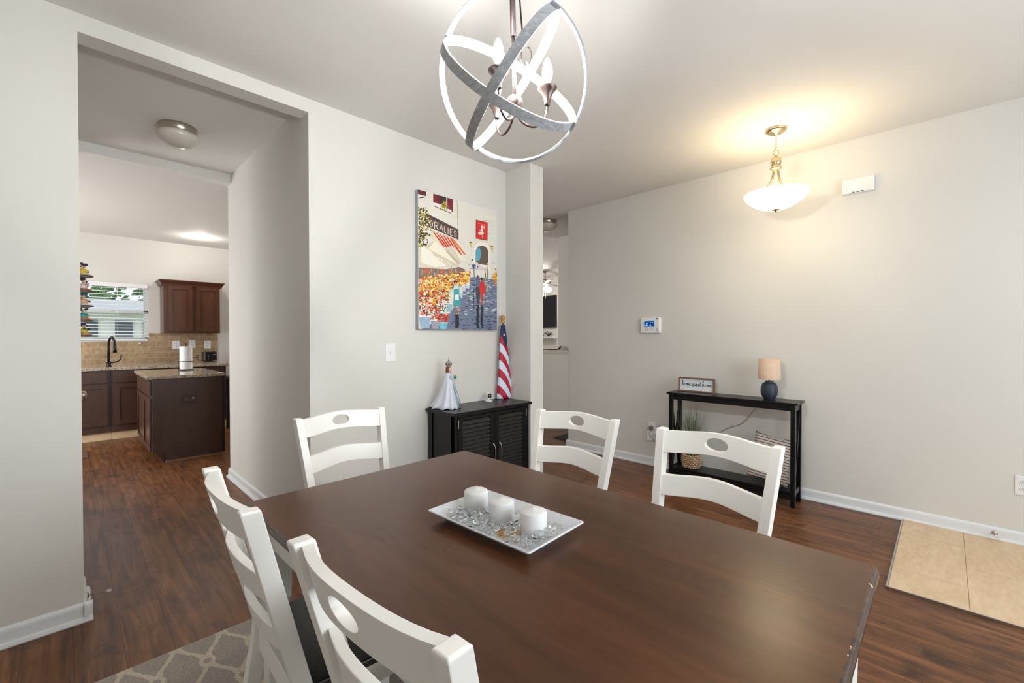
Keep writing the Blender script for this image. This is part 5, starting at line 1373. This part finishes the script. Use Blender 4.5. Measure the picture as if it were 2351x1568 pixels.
# dark table edge seen past the island
t = thing('counter_stool', 'dark wooden stool partly hidden behind the passage wall by the island', 'stool', (1.80, 7.05, 0))
ESP = plain('espresso_stool', (30, 20, 17), 0.4)
obj('seat', bx(-0.24, 0.20, -0.2, 0.2, 0.70, 0.74), ESP, t, bevel=0.008)
for a in (-1, 1):
    for b in (-1, 1): obj('leg', bx(-0.02+a*0.19-0.02, -0.02+a*0.19+0.02, b*0.17-0.02, b*0.17+0.02, 0, 0.70), ESP, t, bevel=0.003)
for b in (-1, 1): obj('stretcher', bx(-0.19, 0.15, b*0.17-0.012, b*0.17+0.012, 0.2, 0.235), ESP, t)

# ------------------------------------------------------------------ outside the kitchen window
struct('ground', bx(-14, 14, 8.9, 40, -0.4, -0.15), plain('lawn', (120, 138, 92), 0.9, var=0.2, scale=3))
t = thing('neighbour_house', 'pale neighbouring house with dark windows seen through the blind', 'house', (0, 0, 0))
HW = plain('pale_siding', (236, 234, 226), 0.7)
obj('wall', bx(-4, 7, 17.0, 21, -0.2, 2.05), HW, t)
obj('roof', prism(BM(), [(-0.6, 2.05), (4.6, 2.05), (2.0, 2.5)], -4.3, 7.3, lambda a, b, z: (z, 17+a, b)), plain('grey_roof', (170, 168, 166), 0.8), t)
for a, b in ((0.35, 0.62), (0.98, 1.36), (1.60, 1.9), (-1.2, -0.6)):
    w_ = obj('window', bx(a, b, 16.96, 17.01, 0.75, 1.78), plain('dark_pane', (96, 100, 108), 0.2), t)
    obj('muntin', bx(a-0.01, b+0.01, 16.94, 16.965, 1.26, 1.30), TRIM, w_)
LEAF = plain('leaf_green', (132, 160, 112), 0.7, var=0.35, scale=2.5)
for i, (x, y, z, r_) in enumerate(((0.3, 24, 4.0, 1.5), (3.6, 25, 4.0, 1.5), (-3.2, 24.5, 4.0, 1.5), (6.9, 24, 4.2, 1.5))):
    t = thing('tree', ['leafy tree left of centre beyond the blind', 'leafy tree right of centre beyond the blind', 'leafy tree at far left beyond the blind', 'leafy tree at far right beyond the blind'][i], 'tree', (x, y, -0.2))
    bm = BM(); rt = random.Random(50+i)
    for _ in range(700):
        d = Vector((rt.gauss(0, 1), rt.gauss(0, 1), rt.gauss(0, 1))).normalized()*r_*rt.uniform(0.55, 1.05); c0 = d+Vector((0, 0, z-0.6)); n = Vector((rt.gauss(0, 1), rt.gauss(0, 1), rt.gauss(0, 1))).normalized(); a = n.orthogonal().normalized(); b = n.cross(a); q = rt.uniform(0.12, 0.28)
        bm.faces.new([bm.verts.new(c0+a*q), bm.verts.new(c0+b*q*0.6), bm.verts.new(c0-a*q), bm.verts.new(c0-b*q*0.6)])
    obj('foliage', bm, LEAF, t); obj('trunk', tube(BM(), [(0, 0, 0), (0.1, 0, 2.0), (0, 0, z-0.5)], [0.22, 0.17, 0.1], 10), plain('bark', (92, 76, 62), 0.8), t)

# ------------------------------------------------------------------ far hall and living room
HWX = 4.95
t = struct('wall_half', bx(HWX, HWX+0.11, 3.78, 6.4, 0, 1.070), WALL)
bm = BM(); box(bm, HWX-0.030, HWX+0.14, 3.765, 6.4, 1.070, 1.092); box(bm, HWX-0.016, HWX, 3.77, 6.4, 1.045, 1.070)
struct('trim_4', bm, plain('cap_cream', (216, 210, 198), 0.4), bevel=0.003)
t = thing('desk_clock', 'small black wedge-shaped device on the half wall ledge', 'device', (HWX+0.055, 3.945, 1.093), -0.5)
pr_ = [(-0.05, 0), (0.05, 0), (0.012, 0.058), (0.0, 0.058)]
bm = BM(); prism(bm, pr_, -0.045, 0.045, lambda a, b, z: (a, z, b)); obj('housing', bm, PLASTIC, t, bevel=0.003)
bm = BM(); v = [bm.verts.new(p) for p in ((-0.051, -0.040, 0.004), (-0.051, 0.040, 0.004), (-0.004, 0.040, 0.056), (-0.004, -0.040, 0.056))]; bm.faces.new(v)
bmesh.ops.solidify(bm, geom=bm.faces[:], thickness=0.002); obj('screen', bm, BLKPL, t)
o = obj('ledge_tray', bx(HWX+0.01, HWX+0.09, 4.02, 4.75, 1.093, 1.105), BLKPL, bevel=0.003); tag(o, 'flat black tray lying on the half wall ledge', 'tray')
o = obj('entry_mat', bx(4.33, 4.98, 2.60, 3.54, 0.0005, 0.012), plain('charcoal_mat', (52, 50, 50), 0.9, var=0.2, scale=80), bevel=0.003); tag(o, 'dark grey floor mat in the far hall behind the right wall corner', 'mat')
# television
t = thing('television', 'black wall television in the far living room', 'television', (8.297, 7.10, 1.90), -PI/2)
obj('housing', bx(-0.62, 0.43, -0.05, 0.0, -0.39, 0.39), BLKPL, t, bevel=0.004)
s = NT('tv_screen'); s.set(Base_Color=srgb(16, 18, 26), Roughness=0.08); obj('screen', bx(-0.61, 0.42, -0.053, -0.049, -0.375, 0.380), s.m, t)
obj('logo_dot', bx(0.375, 0.395, -0.055, -0.0525, -0.385, -0.375), PLASTIC, t)
t = thing('wall_ledge_shelf', 'thin white ledge shelf beneath the living room television', 'shelf', (8.30, 7.1, 1.287), -PI/2)
obj('board', bx(-0.62, 0.44, -0.16, 0, -0.03, 0), TRIM, t, bevel=0.003); obj('moulding', bx(-0.6, 0.42, -0.10, 0, -0.06, -0.03), TRIM, t)
rd = random.Random(9)
BR = plain('dark_ornament', (56, 46, 40), 0.5, var=0.3, scale=40)
# coral-like twig, round jar, low bowl, curl
t = thing('twig_ornament', 'dark branching twig ornament on the ledge under the television', 'ornament', (8.21, 6.86, 1.288))
bm = BM()
for k in range(9):
    a = -0.9+k*0.22; tube(bm, bez((0, 0, 0), (0, math.sin(a)*0.05, 0.05), (0, math.sin(a)*0.13, 0.06+0.02*(k % 2)), (0, math.sin(a)*0.17, 0.10*math.cos(a)+0.02*(k % 3)), 6), 0.007, 5)
obj('branches', bm, BR, t, smooth=True)
for i, (y, lab) in enumerate(((7.12, 'dark round vase on the ledge, left of the twig ornament'), (7.22, 'low dark bowl at the left end of the ledge under the television'))):
    o = obj('vase' if i == 0 else 'low_bowl', lathe(BM(), [(0, 0), (0.025, 0), (0.035, 0.03), (0.03, 0.07), (0.018, 0.09), (0.022, 0.11), (0, 0.11)] if i == 0 else [(0, 0), (0.03, 0), (0.055, 0.03), (0.05, 0.04), (0, 0.03)], 18), BR, smooth=True)
    o.location = (8.22, y-0.05, 1.288); tag(o, lab, 'vase' if i == 0 else 'bowl')
# ceiling fan
FPX_, FPY = 7.35, 6.24
t = thing('ceiling_fan', 'ceiling fan with lit glass shades in the far living room', 'ceiling fan', (FPX_, FPY, 0))
obj('canopy', lathe(BM(), [(0, H), (0.075, H), (0.07, H-0.03), (0.03, H-0.06), (0, H-0.06)], 28), NICKEL, t, smooth=True)
obj('down_rod', tube(BM(), [(0, 0, H-0.05), (0, 0, 2.52)], 0.013, 10), NICKEL, t, smooth=True)
obj('motor', lathe(BM(), [(0, 2.54), (0.05, 2.535), (0.11, 2.51), (0.13, 2.48), (0.12, 2.44), (0.07, 2.41), (0, 2.40)], 32), NICKEL, t, smooth=True)
for k in range(5):
    a = 0.25+2*PI*k/5; c_, s_ = math.cos(a), math.sin(a)
    bm = BM(); prism(bm, [(0.12, -0.03), (0.2, -0.05), (0.62, -0.065), (0.65, 0), (0.62, 0.065), (0.2, 0.05), (0.12, 0.03)], -0.004, 0.004, lambda x, y, z: (x*c_-y*s_, x*s_+y*c_, 2.455+z+y*0.15))
    obj('blade', bm, plain('fan_blade', (120, 108, 98), 0.4), t, bevel=0.002)
FG = emit('fan_glass', (1, 0.95, 0.88, 1), 14)
for k in range(3):
    a = -2.2+2*PI*k/3; c_, s_ = math.cos(a), math.sin(a)
    rot = Matrix.Rotation(a, 3, 'Z') @ Matrix.Rotation(-0.85, 3, 'Y')
    obj('glass_shade', lathe(BM(), [(0.02, 0), (0.03, -0.02), (0.055, -0.07), (0.062, -0.12), (0.055, -0.12), (0.02, -0.04), (0, -0.04)], 24, c=(0.05*c_, 0.05*s_, 2.38), ax=rot), FG, t, smooth=True)
bm = BM(); tube(bm, [(0.02, 0, 2.38), (0.02, 0, 2.12)], 0.004, 6); tube(bm, [(-0.02, 0.02, 2.38), (-0.02, 0.02, 2.16)], 0.004, 6); obj('pull_chains', bm, NICKEL, t)
point_light('fan_lamp', (FPX_-0.1, FPY, 2.22), 25, (1, 0.93, 0.84), 0.08)
